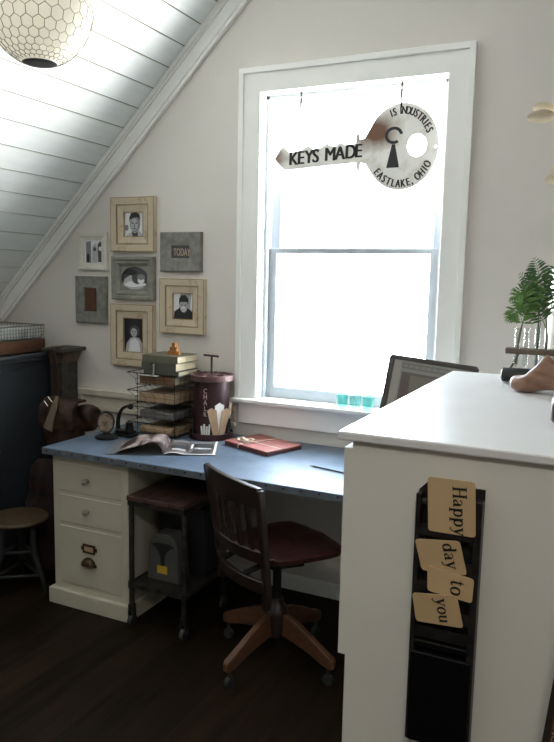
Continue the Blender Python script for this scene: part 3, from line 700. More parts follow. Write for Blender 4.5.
# serif letters drawn as tapered strokes (x-height 1)
def arcp(cx, cy, rx, ry, a0, a1, n=14): return [(cx + rx * math.cos(R(a0 + (a1 - a0) * i / n)), cy + ry * math.sin(R(a0 + (a1 - a0) * i / n))) for i in range(n + 1)]
TK, TN = .25, .10
def oval(cx, cy, rx, ry):
    p = arcp(cx, cy, rx, ry, 0, 360, 28); return (p, [TN + (TK - TN) * abs(math.cos(R(360 * i / 28))) for i in range(29)])
def ser(x, y, w=.34): return ([(x - w / 2, y), (x + w / 2, y)], [TN, TN])
GL = {
 'H': (1.45, [([(.28, 0), (.28, 1.5)], [TK, TK]), ([(1.12, 0), (1.12, 1.5)], [TK, TK]), ([(.28, .76), (1.12, .76)], [TN, TN]), ser(.28, .03, .5), ser(1.12, .03, .5), ser(.28, 1.47, .5), ser(1.12, 1.47, .5)]),
 'a': (1.0, [([(.66, .78), (.66, .12), (.74, .03), (.9, .07)], [TK, TK, .14, TN]), (arcp(.40, .70, .27, .27, 165, 0), [.2, .2] + [.09] * 11 + [.16, TK]), ([(.62, .56), (.34, .47), (.15, .33), (.15, .16), (.30, .04), (.5, .08), (.64, .22)], [TN, .1, .17, TK, .13, TN, TN])]),
 'p': (1.15, [([(.26, -.45), (.26, .95)], [TK, TK]), ([(.08, .92), (.26, .98)], [TN, TN]), ser(.26, -.42, .46), oval(.62, .48, .33, .46)]),
 'd': (1.15, [([(.84, .05), (.84, 1.5)], [TK, TK]), ([(.66, 1.47), (.84, 1.5)], [TN, TN]), ([(.84, .05), (1.02, .06)], [TN, TN]), oval(.48, .48, .33, .46)]),
 'y': (1.08, [([(.22, .95), (.56, .06)], [TK, TK]), ([(.90, .95), (.54, 0), (.40, -.32), (.22, -.42), (.10, -.34)], [TN, TN, .10, .13, .17]), ser(.22, .95, .44), ser(.90, .95, .34)]),
 't': (.78, [([(.34, 1.25), (.34, .18), (.44, .04), (.58, .05), (.68, .18)], [.12, TK, TK, .11, TN]), ([(.08, .93), (.64, .93)], [TN, TN])]),
 'o': (1.05, [oval(.52, .48, .37, .46)]),
 'u': (1.2, [([(.26, .95), (.26, .22), (.38, .05), (.58, .06), (.82, .26)], [TK, TK, .15, TN, TN]), ([(.86, .95), (.86, .10), (1.04, .05)], [TK, TK, TN]), ([(.06, .94), (.28, .95)], [TN, TN]), ([(.66, .94), (.88, .95)], [TN, TN])]),
}
def word(mb, txt, O, U, V, s):
    O, U, V = Vector(O), Vector(U), Vector(V); W = U.cross(V).normalized(); x = 0
    for ch_ in txt:
        adv, strokes = GL[ch_]
        for pts, ws in strokes:
            P = [Vector((p[0], p[1])) for p in pts]; n = len(P); L_, R_ = [], []
            for i in range(n):
                d = (P[min(i + 1, n - 1)] - P[max(i - 1, 0)]);  d = d.normalized() if d.length > 1e-6 else Vector((1, 0)); q_ = Vector((-d.y, d.x)) * ws[i] / 2
                L_.append(P[i] + q_); R_.append(P[i] - q_)
            tp = lambda p: O + U * (x + p.x) * s + V * p.y * s
            lo = [tp(p) for p in L_] + [tp(p) for p in R_]
            mb.add(lo, [(i, i + 1, n + i + 1, n + i) for i in range(n - 1)])
            hi = [p + W * .0004 for p in lo]; mb.add(hi, [(i, i + 1, n + i + 1, n + i) for i in range(n - 1)])
        x += adv
def card(txt, corners, depth, lab, s, origin, dirv, tilt):
    # corners TL TR BR BL in (x, z); word runs down the card
    yb, yt = depth
    zs = [c[1] for c in corners]; z0, z1 = min(zs), max(zs)
    yo = lambda z: yb + (yt - yb) * (z - z0) / (z1 - z0)
    cx, cz_ = sum(c[0] for c in corners) / 4, z0
    t = thing('word_card', lab, 'card', (cx, yb, z0), 0, 'kraft word cards in the black rack')
    # rounded corners
    pts = []
    for i in range(4):
        p, a, b = Vector(corners[i]), Vector(corners[i - 1]), Vector(corners[(i + 1) % 4]); r = .007
        p0 = p + (a - p).normalized() * r; p1 = p + (b - p).normalized() * r
        pts += [p0.lerp(p, 2 * k / 6).lerp(p.lerp(p1, k / 3), k / 3) if False else (p0 * (1 - k / 4) ** 2 + p * 2 * (k / 4) * (1 - k / 4) + p1 * (k / 4) ** 2) for k in range(5)]
    mb = MB(); n = len(pts)
    fr_ = [Vector((p.x, yo(p.y), p.y)) for p in pts]; bk = [v + Vector((0, .0022, 0)) for v in fr_]
    mb.add(fr_ + bk, [tuple(range(n)), tuple(range(2 * n - 1, n - 1, -1))] + [(i, (i + 1) % n, n + (i + 1) % n, n + i) for i in range(n)])
    mb.build('card', 'card', t, world=True)
    d = Vector(dirv).normalized(); slope = (yt - yb) / (z1 - z0)
    U = Vector((d.x, slope * d.y, d.y)); v2 = Vector((-d.y, d.x)); V = Vector((v2.x, slope * v2.y, v2.y))
    wm = MB(); word(wm, txt, (origin[0], yo(origin[1]) - .0006, origin[1]), U, V, s)
    wm.build('lettering', 'cardink', t, world=True)
F0 = YF - .028
card('Happy', [(-0.2930, 1.1980), (-0.2060, 1.1990), (-0.2020, 1.0910), (-0.2900, 1.0900)], (F0 - .001, F0 - .014), 'top kraft card reading Happy in the black rack', .0168, (-.2465, 1.186), (.06, -1), 0)
card('day', [(-0.3120, 1.0730), (-0.2280, 1.0840), (-0.2130, 1.0170), (-0.2980, 1.0100)], (F0 - .002, F0 - .014), 'kraft card reading day, second from the top of the rack', .0165, (-.2605, 1.074), (.20, -1), 0)
card('to', [(-0.2860, 1.0250), (-0.1990, 1.0140), (-0.2010, 0.9650), (-0.2850, 0.9730)], (F0 - .004, F0 - .010), 'kraft card reading to, tucked above the lowest one', .0185, (-.2405, 1.008), (-.03, -1), 0)
card('you', [(-0.3120, 0.9660), (-0.2270, 0.9790), (-0.2140, 0.9130), (-0.3040, 0.9060)], (F0 - .003, F0 - .016), 'lowest kraft card reading you, above the glossy panel', .0162, (-.267, .966), (.16, -1), 0)

# tapered board leaning at the cabinet end
bd = thing('leaning_board', 'dark red tapered board with black rim leaning at the cabinet end', 'board', (.005, 1.20, 0))
bx = lambda z: .137 - .094 * z
def slab(mb, ins, y0, y1):
    p = [(-bx(0) + ins, ins), (bx(0) - ins, ins), (bx(1.05) - ins, 1.05 - ins), (-bx(1.05) + ins, 1.05 - ins)]
    ly = lambda z: .095 * z / 1.05
    vs = [Vector((a, ly(z) + y, z)) for y in (y0, y1) for a, z in p]
    mb.add(vs, [(0, 1, 2, 3), (7, 6, 5, 4), (0, 4, 5, 1), (1, 5, 6, 2), (2, 6, 7, 3), (3, 7, 4, 0)])
mb = MB(); slab(mb, 0, 0, .018); mb.build('rim_board', 'boardrim', bd)
mb = MB(); slab(mb, .010, -.002, .001); mb.build('face', 'board', bd)
om = MB()
for i in range(40):
    z = .03 + .025 * i; y = .095 * z / 1.05 - .0026
    for s in (-1, 1):
        cx = s * (bx(z) - .019); om.plate(ellipse(cx, z, .0055, .010, 12), [ellipse(cx, z, .003, .006, 12)], O=(0, y, 0), t=.0006); om.plate(ellipse(cx + s * .001, z + .0125, .004, .0025, 8), [], O=(0, y + .001, 0), t=.0006)
om.build('ornament', 'ornament', bd)

# ------------------------------------------------------------------ dark dresser, crate and basket
dr = thing('dresser', 'dark slate painted dresser against the left knee wall', 'dresser', (-3.08, 2.36, 0))
MB().box(-3.30, -2.83, 1.80, 3.06, .05, 1.085).box(-3.28, -2.86, 1.83, 3.04, 0, .05).build('body', 'slate', dr, world=True, bevel=.003)
tp = MB().box(-3.32, -2.80, 1.77, 3.08, 1.104, 1.124).box(-3.31, -2.812, 1.785, 3.07, 1.085, 1.104); tp.build('top', 'slate_top', dr, world=True, bevel=.005)
for (y0, y1) in ((1.84, 2.428), (2.432, 3.02)):
    MB().box(-2.832, -2.822, y0, y1, .10, 1.05).build('door', 'slate', dr, world=True, bevel=.003)
# wooden box and wire basket on it
bxm = MB(); X0, X1, Y0_, Y1_ = -3.16, -2.835, 2.36, 2.975
bxm.box(X0, X1, Y0_, Y1_, 1.1245, 1.134).box(X0, X0 + .012, Y0_, Y1_, 1.1245, 1.196).box(X1 - .012, X1, Y0_, Y1_, 1.1245, 1.196).box(X0 + .012, X1 - .012, Y0_, Y0_ + .012, 1.1245, 1.196).box(X0 + .012, X1 - .012, Y1_ - .012, Y1_, 1.1245, 1.196)
bxm.box(X0 + .012, X1 - .012, Y0_ + .012, Y1_ - .012, 1.186, 1.195)
solo(bxm, 'wooden_box', 'crate', 'orange brown wooden box on the dark dresser, below wire basket', 'box', ((X0 + X1) / 2, (Y0_ + Y1_) / 2, 1.1245), bevel=.002)
bk = thing('wire_basket', 'grey wire basket with pale lining on top of the wooden box', 'basket', ((X0 + X1) / 2, (Y0_ + Y1_) / 2, 1.196))
bw = MB(); a0, a1, b0, b1, zb, zt = X0 + .006, X1 - .004, Y0_ + .006, Y1_ - .004, 1.199, 1.272
def rect(z): return [(a0, b0, z), (a1, b0, z), (a1, b1, z), (a0, b1, z)]
bw.tube(rect(zt), .004, 6, closed=True)
for z in (zb, zb + .018, zb + .036, zb + .054): bw.tube(rect(z), .0015, 4, closed=True)
n = 30
for i in range(n + 1):
    y = b0 + (b1 - b0) * i / n
    for xq in (a0, a1): bw.tube([(xq, y, zb), (xq, y, zt)], .0014, 4)
    bw.tube([(a0, y, zb), (a1, y, zb)], .0014, 4)
for i in range(15):
    xq = a0 + (a1 - a0) * i / 14
    for y in (b0, b1): bw.tube([(xq, y, zb), (xq, y, zt)], .0014, 4)
bw.build('wire_mesh', 'wire', bk, world=True)
ln = MB().box(a0 + .006, a1 - .006, b0 + .006, b1 - .006, zb + .003, zb + .058); ln.build('lining', 'basketliner', bk, world=True, bevel=.01)

# cabinet with cornice in the corner
sc_ = thing('corner_cabinet', 'dark weathered cabinet with projecting cornice in the corner by the bag', 'cabinet', (-2.74, 3.035, 0))
MB().box(-2.79, -2.705, 2.96, 3.085, 0, 1.085).build('body', 'oldwood', sc_, world=True, bevel=.003)
co = MB(); rings = []
for ins, z in ((0, 1.07), (.008, 1.085), (.012, 1.095), (.026, 1.118), (.036, 1.130), (.048, 1.134)):
    rings.append([Vector((-2.79, 2.96 - ins * .6, z)), Vector((-2.705 + ins, 2.96 - ins * .6, z)), Vector((-2.705 + ins, 3.085, z)), Vector((-2.79, 3.085, z))])
co.loft(rings).build('moulding', 'gilt', sc_, world=True, smooth=40)
MB().box(-2.795, -2.645, 2.90, 3.09, 1.134, 1.154).build('cornice', 'oldwood', sc_, world=True, bevel=.003)

# leather bag on its strap, and a wool blanket below
bg = thing('leather_bag', 'brown leather shoulder bag hanging by its strap beside the desk', 'bag', (-2.58, 2.80, .60))
def blob(c, rx, ry, rz, amp, fr_q, seed, n=28, m=18, p=.75):
    rnd = random.Random(seed); ph = [rnd.uniform(0, 6.28) for _ in range(6)]; mb = MB(); rings = []
    for i in range(m + 1):
        t = -PI / 2 + PI * i / m; row_ = []
        for k in range(n):
            a = 2 * PI * k / n; cx, sx_ = math.cos(a), math.sin(a)
            sg = lambda v, e: math.copysign(abs(v) ** e, v)
            q_ = max(math.cos(t), .02) ** .6
            r = 1 + amp * (math.sin(fr_q * a + ph[0] + 3 * t) * .6 + math.sin((fr_q + 2) * a - ph[1] + 5 * t) * .4)
            row_.append(Vector((c[0] + rx * q_ * sg(cx, p) * r, c[1] + ry * q_ * sg(sx_, p) * r, c[2] + rz * sg(math.sin(t), .8))))
        rings.append(row_)
    return mb.loft(rings)
blob((-2.585, 2.835, .735), .105, .075, .140, .13, 3, 1).build('body', 'leather', bg, smooth=True, world=True)
fl = MB(); rings = []
for u in range(9):
    x = -2.68 + .22 * u / 8
    rings.append([Vector((x, y + .006 * math.sin(u), z)) for y, z in ((2.86, .905), (2.80, .905), (2.757, .87), (2.748, .80), (2.752, .76), (2.764, .76), (2.762, .80), (2.77, .862), (2.80, .893), (2.86, .893))])
fl.loft(rings).build('flap', 'leather', bg, smooth=50, world=True)
MB().ribbon(catmull([(-2.64, 2.85, .88), (-2.655, 2.86, .98), (-2.675, 2.872, 1.08), (-2.70, 2.888, 1.14), (-2.70, 2.90, 1.158), (-2.70, 2.945, 1.1575)]), .034, .005, (0, 1, .2)).build('strap', 'strap', bg, world=True, smooth=40)
MB().tube([(-2.628, 2.742, .90), (-2.60, 2.74, .925), (-2.575, 2.742, .90), (-2.60, 2.738, .875)], .0035, 6, closed=True).build('buckle', 'chrome', bg, world=True)
pc_ = MB().ribbon(catmull([(-2.545, 2.75, .93), (-2.56, 2.738, .87), (-2.585, 2.734, .80), (-2.60, 2.732, .755)]), [.02 + .0022 * i for i in range(19)], .008, (0, 1, 0))
pc_.build('canvas_tongue', 'creamcloth', bg, world=True, smooth=40)
bp_ = blob((-2.485, 2.90, .80), .062, .06, .07, .16, 4, 5).build('side_pocket', 'leather', bg, smooth=True, world=True)
tl = MB(); rings = []
for j in range(15):
    z = .68 - .46 * j / 14; row_ = []
    for k in range(20):
        a = 2 * PI * k / 20; fold = 1 + .16 * math.sin(5 * a + .4 * j) * min(1, j / 5)
        s = (.085 + .05 * j / 14)
        row_.append(Vector((-2.65 - .02 * j / 14 + s * fold * math.cos(a), 2.72 + s * .62 * fold * math.sin(a), z)))
    rings.append(row_)
tl.loft(rings)
tb_ = thing('wool_blanket', 'dark red wool blanket bundled in the gap below the bag', 'blanket', (-2.655, 2.76, 0))
tl2 = MB(); rings = []
for j in range(18):
    z = .585 * (1 - j / 17); row_ = []
    for k in range(24):
        a = 2 * PI * k / 24; fold = 1 + .20 * math.sin(5 * a + .55 * j) * min(1, (j + 2) / 5) + .10 * math.sin(2 * a - .8 * j)
        s = .035 + .06 * min(1, j / 4) + .018 * math.sin(.9 * j)
        row_.append(Vector((s * 1.05 * fold * math.cos(a), s * .62 * fold * math.sin(a), z)))
    rings.append(row_)
tl2.loft(rings).build('folds', 'tartan', tb_, smooth=True)

# ------------------------------------------------------------------ stool
sx0, sy0 = -2.574, 2.491
stl = thing('round_stool', 'small round wooden stool with painted legs left of the desk', 'stool', (sx0, sy0, 0))
MB().lathe([(.002, .345), (.122, .345), (.139, .351), (.143, .361), (.138, .370), (.126, .373), (.002, .371)], 36).build('seat', 'stoolwood', stl, smooth=40)
for k in range(3):
    a = R(8 + 120 * k); f = Vector((math.cos(a), math.sin(a), 0))
    MB().tube([f * .078 + Vector((0, 0, .345)), f * .084 + Vector((0, 0, .28)), f * .088 + Vector((0, 0, .19)), f * .125 + Vector((0, 0, .09)), f * .155], [.013, .015, .016, .014, .011], 10).build('leg', 'stoolpaint', stl, smooth=True)
    b = R(8 + 120 * (k + 1)); g = Vector((math.cos(b), math.sin(b), 0))
    for z, q_ in ((.20, .087), (.085, .125)): MB().cyl(f * q_ + Vector((0, 0, z)), g * q_ + Vector((0, 0, z)), .009, n=8).build('rung', 'stoolpaint', stl, smooth=True)

# ------------------------------------------------------------------ things on the desk
D = .761
# clock
ck = thing('desk_clock', 'small round worn dial on a black oval base, desk corner', 'clock', (-2.195, 2.70, D), R(28))
MB().lathe([(.048, 0), (.052, .006), (.050, .014), (.036, .020), (.016, .026), (.013, .034)], 28, sx=1.1, sy=.75).build('base', 'iron', ck, smooth=40)
cb_ = MB(); rings = []
for y, r in ((.022, .034), (.014, .046), (-.008, .048), (-.014, .046)): rings.append([Vector((r * .86 * math.cos(a), y, .082 + r * 1.12 * math.sin(a))) for a in [2 * PI * i / 32 for i in range(32)]])
cb_.loft(rings).build('case', 'iron', ck, smooth=50)
MB().plate(ellipse(0, .082, .036, .047, 32), [], O=(0, -.0135, 0), t=.003).build('dial', 'dial', ck)
# iron hole punch / press
pr = thing('cast_iron_press', 'black cast iron hand press with curved lever beside the wire tray', 'press', (-2.155, 2.80, D), R(0))
MB().box(-.055, .055, -.035, .03, 0, .014).box(-.05, .05, -.025, .02, .014, .03).build('base', 'iron', pr, bevel=.005)
MB().tube(catmull([(-.045, 0, .02), (-.048, 0, .06), (-.040, 0, .10), (-.022, 0, .132), (.005, 0, .148), (.028, 0, .15)]), [.012 - .0002 * i for i in range(31)], 10).ball((.03, 0, .150), .015).build('lever', 'iron', pr, smooth=True)
MB().lathe([(.024, .0), (.020, .03), (.016, .05), (.02, .058)], 18, c=(.022, 0, .012)).build('die', 'iron', pr, smooth=40)
# wire letter tray
tx0, tx1, ty0, ty1 = -2.135, -1.905, 2.86, 3.085
tw = thing('wire_letter_tray', 'four tier black wire letter tray loaded with books and papers', 'letter tray', ((tx0 + tx1) / 2, (ty0 + ty1) / 2, D))
LV = [.004, .085, .165, .255]
for lv in LV:
    mb = MB(); z0 = D + lv; z1 = z0 + .058; e = .018
    lo = [(tx0, ty0, z0), (tx1, ty0, z0), (tx1, ty1, z0), (tx0, ty1, z0)]; hi = [(tx0 - e * 2.8, ty0 - e * .4, z1), (tx1 + e * .4, ty0 - e * .4, z1), (tx1 + e * .4, ty1, z1), (tx0 - e * 2.8, ty1, z1)]
    md = [(tx0 - .004, ty0, z0 + .028), (tx1, ty0, z0 + .028), (tx1, ty1, z0 + .028), (tx0 - .004, ty1, z0 + .028)]
    mb.tube(lo, .0016, 5, closed=True).tube(hi, .0022, 5, closed=True).tube(md, .0009, 4, closed=True)
    for sidex, cnt in ((0, 4), (1, 5), (2, 4), (3, 5)):
        for i in range(cnt + 1):
            t = i / cnt; L0 = Vector(lo[sidex]).lerp(Vector(lo[(sidex + 1) % 4]), t); H0 = Vector(hi[sidex]).lerp(Vector(hi[(sidex + 1) % 4]), t); M0 = Vector(md[sidex]).lerp(Vector(md[(sidex + 1) % 4]), t)
            mb.tube([L0, M0, H0], .0010, 4)
    for i in range(1, 9):
        t = i / 9; mb.tube([Vector(lo[0]).lerp(Vector(lo[3]), t), Vector(lo[1]).lerp(Vector(lo[2]), t)], .0013, 4)
    mb.build('tray', 'iron', tw, world=True)
for x, y in ((tx0 + .004, ty0 + .004), (tx1 - .004, ty0 + .004), (tx1 - .004, ty1 - .004), (tx0 + .004, ty1 - .004)):
    MB().cyl((x, y, D), (x, y, D + .31), .0017, n=6).build('post', 'iron', tw, world=True)
# contents
def book(label, cx, cy, z, w, d, th, rz, cover, group, soft=False, name='book'):
    t = thing(name, label, 'book', (cx, cy, z), rz, group)
    c_ = MB(); c_.box(-w / 2, w / 2, -d / 2, d / 2, 0, .003).box(-w / 2, w / 2, -d / 2, d / 2, th - .003, th).box(-w / 2, w / 2, -d / 2, -d / 2 + .004, 0, th)
    c_.build('cover', cover, t, bevel=.0012)
    MB().box(-w / 2 + .004, w / 2 - .004, -d / 2 + .004, d / 2 - .005, .003, th - .003).build('pages', 'pages', t)
    return t
def stack(label, x0, x1, y0, y1, z, h, m, cat, name):
    mb = MB().box(x0, x1, y0, y1, z, z + h)
    solo(mb, name, m, label, cat, ((x0 + x1) / 2, (y0 + y1) / 2, z), 'contents of the wire letter tray', bevel=.003)
book('thick brown book lying in the top tier of the wire tray', -2.02, 2.972, D + .2585, .205, .20, .046, 0, 'brownbook', 'contents of the wire letter tray')
stack('tan bundle of papers in the wire tray below the brown book', -2.125, -1.915, 2.868, 3.075, D + .1685, .046, 'kraft', 'papers', 'paper_bundle')
stack('dark grey folder in the third wire tier down', -2.12, -1.92, 2.868, 3.075, D + .0885, .036, 'greypaper', 'folder', 'document_folder')
roll = MB(); roll.cyl((-2.12, 2.885, D + .026), (-1.93, 2.885, D + .026), .0185, n=14); roll.box(-2.115, -1.92, 2.905, 3.07, D + .0075, D + .04)
solo(roll, 'paper_roll', 'kraft', 'rolled brown paper bundle in the lowest wire tier', 'papers', (-2.0, 2.97, D + .0075), 'contents of the wire letter tray', smooth=40)
zb_ = D + .3075
BG = 'green cloth books on the wire tray'
book('thin olive book at the bottom of the three on the wire tray', -1.992, 2.955, zb_, .20, .19, .024, R(3), 'bookgreen2', BG)
book('olive green book in the middle of the three on the tray', -2.0, 2.955, zb_ + .024, .205, .19, .040, R(-1), 'bookgreen2', BG)
book('khaki book on top of the three, under the amber blocks', -1.996, 2.955, zb_ + .064, .205, .19, .034, R(1), 'bookgreen', BG)
# amber blocks
s_ = .0205; ab = 'amber blocks stacked in a small pyramid'
bp0 = Vector((-1.955, 2.93, zb_ + .098))
names = {(0, 0): 'amber block at the left foot of the little pyramid', (0, 1): 'amber block at the middle foot of the little pyramid', (0, 2): 'amber block at the right foot of the little pyramid', (1, 0): 'amber block on the pyramid second row, left', (1, 1): 'amber block on the pyramid second row, right', (2, 0): 'single amber block topping the little pyramid'}
for lvl, cnt in ((0, 3), (1, 2), (2, 1)):
    for i in range(cnt):
        x = bp0.x + (i - (cnt - 1) / 2) * (s_ + .0015); z = bp0.z + lvl * s_
        solo(MB().box(x - s_ / 2, x + s_ / 2, bp0.y - s_ / 2, bp0.y + s_ / 2, z, z + s_ - .0003), 'amber_block', 'amber', names[(lvl, i)], 'block', (x, bp0.y, z), ab, bevel=.0015)
# silver spool on a white card, front of the books
cdx = MB().box(-2.075, -1.985, 2.836, 2.90, zb_ - .001, zb_); 
wc = MB().box(-2.095, -1.995, 2.832, 2.858, D + .3055, D + .3080)
solo(wc, 'paper_slip', 'paper', 'white paper slip under the silver spool', 'paper', (-2.045, 2.845, D + .3055))
sp = MB().lathe([(.015, 0), (.015, .005), (.007, .010), (.006, .046), (.014, .054), (.015, .060), (.002, .060)], 20, c=(-2.02, 2.846, D + .3082))
solo(sp, 'silver_spool', 'chrome', 'small silver spool standing in front of the green books', 'spool', (-2.02, 2.846, D + .3082), smooth=40)

# chalk caddy
cx_, cy_ = -1.782, 3.0
cd = thing('chalk_caddy', 'round maroon tin caddy with T handle and white CHALK lettering', 'caddy', (cx_, cy_, D))
MB().lathe([(.105, 0), (.109, .004), (.109, .030), (.107, .032), (.105, .030), (.105, .008), (.002, .008)], 40).build('base_tray', 'caddy', cd, smooth=40)
MB().lathe([(.0875, .008), (.0875, .296)], 40).build('drum', 'caddy', cd, smooth=40)
hl = [ellipse(.070 * math.cos(R(20 + 45 * k)), .070 * math.sin(R(20 + 45 * k)), .021, .021, 18) for k in range(8)]
MB().plate(ellipse(0, 0, .108, .108, 48), hl, O=(0, 0, .310), U=(1, 0, 0), V=(0, 1, 0), t=.006).lathe([(.105, .288), (.109, .290), (.109, .316), (.106, .316), (.106, .29)], 48, cap=False).build('lid', 'caddytop', cd)
MB().cyl((0, 0, .30), (0, 0, .405), .006, n=10).tube([(-.050, .01, .407), (.050, -.01, .407)], .0055, 8).build('handle', 'caddy', cd, smooth=40)
lx = MB(); aa = math.atan2(-cy_, -cx_) - R(20)
for i, c_ in enumerate('CHALK'):
    N_ = Vector((math.cos(aa), math.sin(aa), 0)); U_ = Vector((-N_.y, N_.x, 0))
    lx.text(c_, .034, N_ * .0881 + Vector((0, 0, .232 - .0285 * i)), U_, Vector((0, 0, 1)), off=.0002, center=True, sx=.8)
lx.build('lettering', 'fadedpink', cd)
def caddy_pt(deg, r=.0965):
    a = math.atan2(-cy_, -cx_) + R(deg); return Vector((cx_ + r * math.cos(a), cy_ + r * math.sin(a), D + .009)), Vector((math.cos(a), math.sin(a), 0)), Vector((-math.sin(a), math.cos(a), 0))
IG = 'tools standing round the chalk caddy'
for k in range(4):
    p, n_, u_ = caddy_pt(-26 + 6 * k); q_ = u_ * .004 * (k - 1.5)
    solo(MB().tube([p, p + Vector((0, 0, .062 + .010 * (k % 2))) + q_], .0048, 10), 'chalk_stick', 'chalkwhite', ['short white chalk stick, leftmost in the caddy tray', 'white chalk stick, second from left in the caddy', 'white chalk stick, third from left in the caddy', 'white chalk stick nearest the brown envelopes'][k], 'chalk', p, 'chalk sticks in the caddy', smooth=40)
for k, (dg, tilt, m, h, lb) in enumerate(((16, -.026, 'kraft', .155, 'brown envelope fanned left in the caddy tray'), (28, .030, 'kraft', .15, 'brown envelope fanned right in the caddy tray'), (22, .004, 'paper', .178, 'white folded paper between brown envelopes in the caddy'))):
    p, n_, u_ = caddy_pt(dg, .0965 if k < 2 else .092); mb = MB(); nn = n_ * .0015
    base = [p - u_ * .013, p + u_ * .013, p + u_ * (.024 + tilt) + Vector((0, 0, h * .92)) + n_ * .004, p + u_ * tilt * 1.1 + Vector((0, 0, h)) + n_ * .004, p + u_ * (-.024 + tilt) + Vector((0, 0, h * .92)) + n_ * .004]
    mb.add([b - nn for b in base] + [b + nn for b in base], [(0, 1, 2, 3, 4), (9, 8, 7, 6, 5)] + [(i, (i + 1) % 5, 5 + (i + 1) % 5, 5 + i) for i in range(5)])
    solo(mb, 'envelope' if k < 2 else 'folded_paper', m, lb, 'paper', p, IG)
p, n_, u_ = caddy_pt(58); br_ = thing('paint_brush', 'dark handled brush standing at the right of the caddy', 'brush', p)
MB().tube([(0, 0, 0), u_ * .006 + Vector((0, 0, .05)), u_ * .010 + Vector((0, 0, .095))], [.011, .012, .008], 10).build('handle', 'black', br_, smooth=40)
MB().tube([u_ * .010 + Vector((0, 0, .095)), u_ * .012 + Vector((0, 0, .112))], .009, 10).build('ferrule', 'chrome', br_, smooth=40)
MB().tube([u_ * .012 + Vector((0, 0, .112)), u_ * .02 + Vector((0, 0, .172))], [.009, .006], 10).build('bristles', 'pages', br_, smooth=40)
p, n_, u_ = caddy_pt(-68); solo(MB().tube([p, p - u_ * .012 + Vector((0, 0, .105))], .0032, 8), 'thin_rod', 'steel', 'thin grey rod leaning at the left of the caddy', 'rod', p, IG, smooth=40)

# magazine
mg = thing('magazine', 'open glossy magazine with a curled left page near desk front', 'magazine', (-1.775, 2.575, D), R(27))
w_, d_ = .232, .262
MB().box(-w_ - .03, w_, -.003, d_ + .003, 0, .002).build('cover', 'magcover', mg)
pg = MB(); N1, N2 = 18, 8
def page(side):
    vs = []
    for j in range(N2 + 1):
        for i in range(N1 + 1):
            t = i / N1
            if side > 0: x = w_ * .985 * t; z = .003 + .010 * math.sin(PI * min(1, t * 2.6)) * (1 - t) ; y = d_ * j / N2
            else: x = -w_ * .93 * t + .012 * math.sin(PI * t); z = .004 + .052 * math.sin(PI * t ** .62) * (1 - .25 * j / N2) + .004 * math.sin(9 * t + j); y = d_ * j / N2 - .004 * math.sin(PI * t)
            vs.append((x, y, z))
    fs = [(j * (N1 + 1) + i, j * (N1 + 1) + i + 1, (j + 1) * (N1 + 1) + i + 1, (j + 1) * (N1 + 1) + i) for j in range(N2) for i in range(N1)]
    n = len(vs); vs2 = [(a, b, c - .0015) for a, b, c in vs]
    pg_ = MB().add(vs, fs).add(vs2, [f[::-1] for f in fs])
    return pg_
page(-1).build('left_page', 'magpage', mg, smooth=True)
page(1).build('right_page', 'magdark', mg, smooth=True)
ph_ = MB()
for (a, b, y0, y1) in ((.02, .10, .03, .12), (.115, .215, .02, .13), (.02, .215, .15, .26)): ph_.box(a, b, y0, y1, .0105, .0112)
pb_ = MB()
for s in (-1, 1):
    pass
mp_ = MB(); zf = lambda x: .0042 + .010 * math.sin(PI * min(1, x / (w_ * .985) * 2.6)) * (1 - x / (w_ * .985))
def onpage(mb, x0, x1, y0, y1, n=8):
    vs = [(x0 + (x1 - x0) * i / n, y, zf(x0 + (x1 - x0) * i / n)) for y in (y0, y1) for i in range(n + 1)]
    mb.add(vs, [(i, i + 1, n + 2 + i, n + 1 + i) for i in range(n)])
for m, a, b, y0, y1 in (('paper', .003, .228, .002, .010), ('paper', .218, .228, .01, .255), ('paper', .11, .118, .11, .2), ('p1', .02, .105, .1, .16), ('p3', .03, .09, .055, .085), ('p1', .125, .21, .03, .09), ('p3', .13, .205, .1, .125), ('p1', .125, .21, .14, .2), ('p2', .02, .21, .21, .25)):
    mp_.use(m); onpage(mp_, a, b, y0, y1)
mp_.build('printed_pictures', None, mg)

# red leather portfolio with ribbon
rb = thing('red_portfolio', 'red leather portfolio tied with a cream ribbon below the window', 'portfolio', (-1.462, 2.94, D), R(-21))
MB().box(-.150, .150, -.112, .112, 0, .017).build('case', 'reddark', rb, bevel=.004)
fp = MB().box(-.151, -.012, -.113, .113, .017, .022).box(-.010, .151, -.113, .113, .017, .0215); fp.build('flap', 'redleather', rb, bevel=.002)
rbn = MB(); zz = .0235
rbn.ribbon([(-.151, -.03, zz), (0, -.035, zz), (.151, -.028, zz)], .006, .0012); rbn.ribbon(catmull([(-.01, .113, zz), (-.02, .02, zz), (-.035, -.08, zz), (-.04, -.117, zz - .004), (-.045, -.118, .004)]), .006, .0012)
for s, a in ((1, 20), (-1, 200), (1, -40)):
    d = Vector((math.cos(R(a)), math.sin(R(a)), 0)); c0 = Vector((-.06, -.055, zz + .001))
    rbn.ribbon(catmull([c0, c0 + d * .02 + Vector((0, .008, .014)), c0 + d * .038 + Vector((0, .004, .012)), c0 + d * .03 + Vector((0, -.008, .004)), c0]), .012, .0012)
rbn.ball((-.06, -.055, zz + .005), .008, .007, .006)
rbn.build('ribbon', 'ribbon', rb, smooth=40)

# pencil
pn = thing('pencil', 'dark slim pencil lying on the bright end of the desk', 'pencil', (-1.03, 2.705, D))
pv = Vector((.965, -.22, 0)).normalized()
MB().tube([-pv * .085 + Vector((0, 0, .0038)), pv * .088 + Vector((0, 0, .0038))], .0038, 6).build('shaft', 'steel', pn)
MB().tube([-pv * .085 + Vector((0, 0, .0038)), -pv * .105 + Vector((0, 0, .0032))], [.0038, .0006], 6).build('tip', 'gilt', pn)

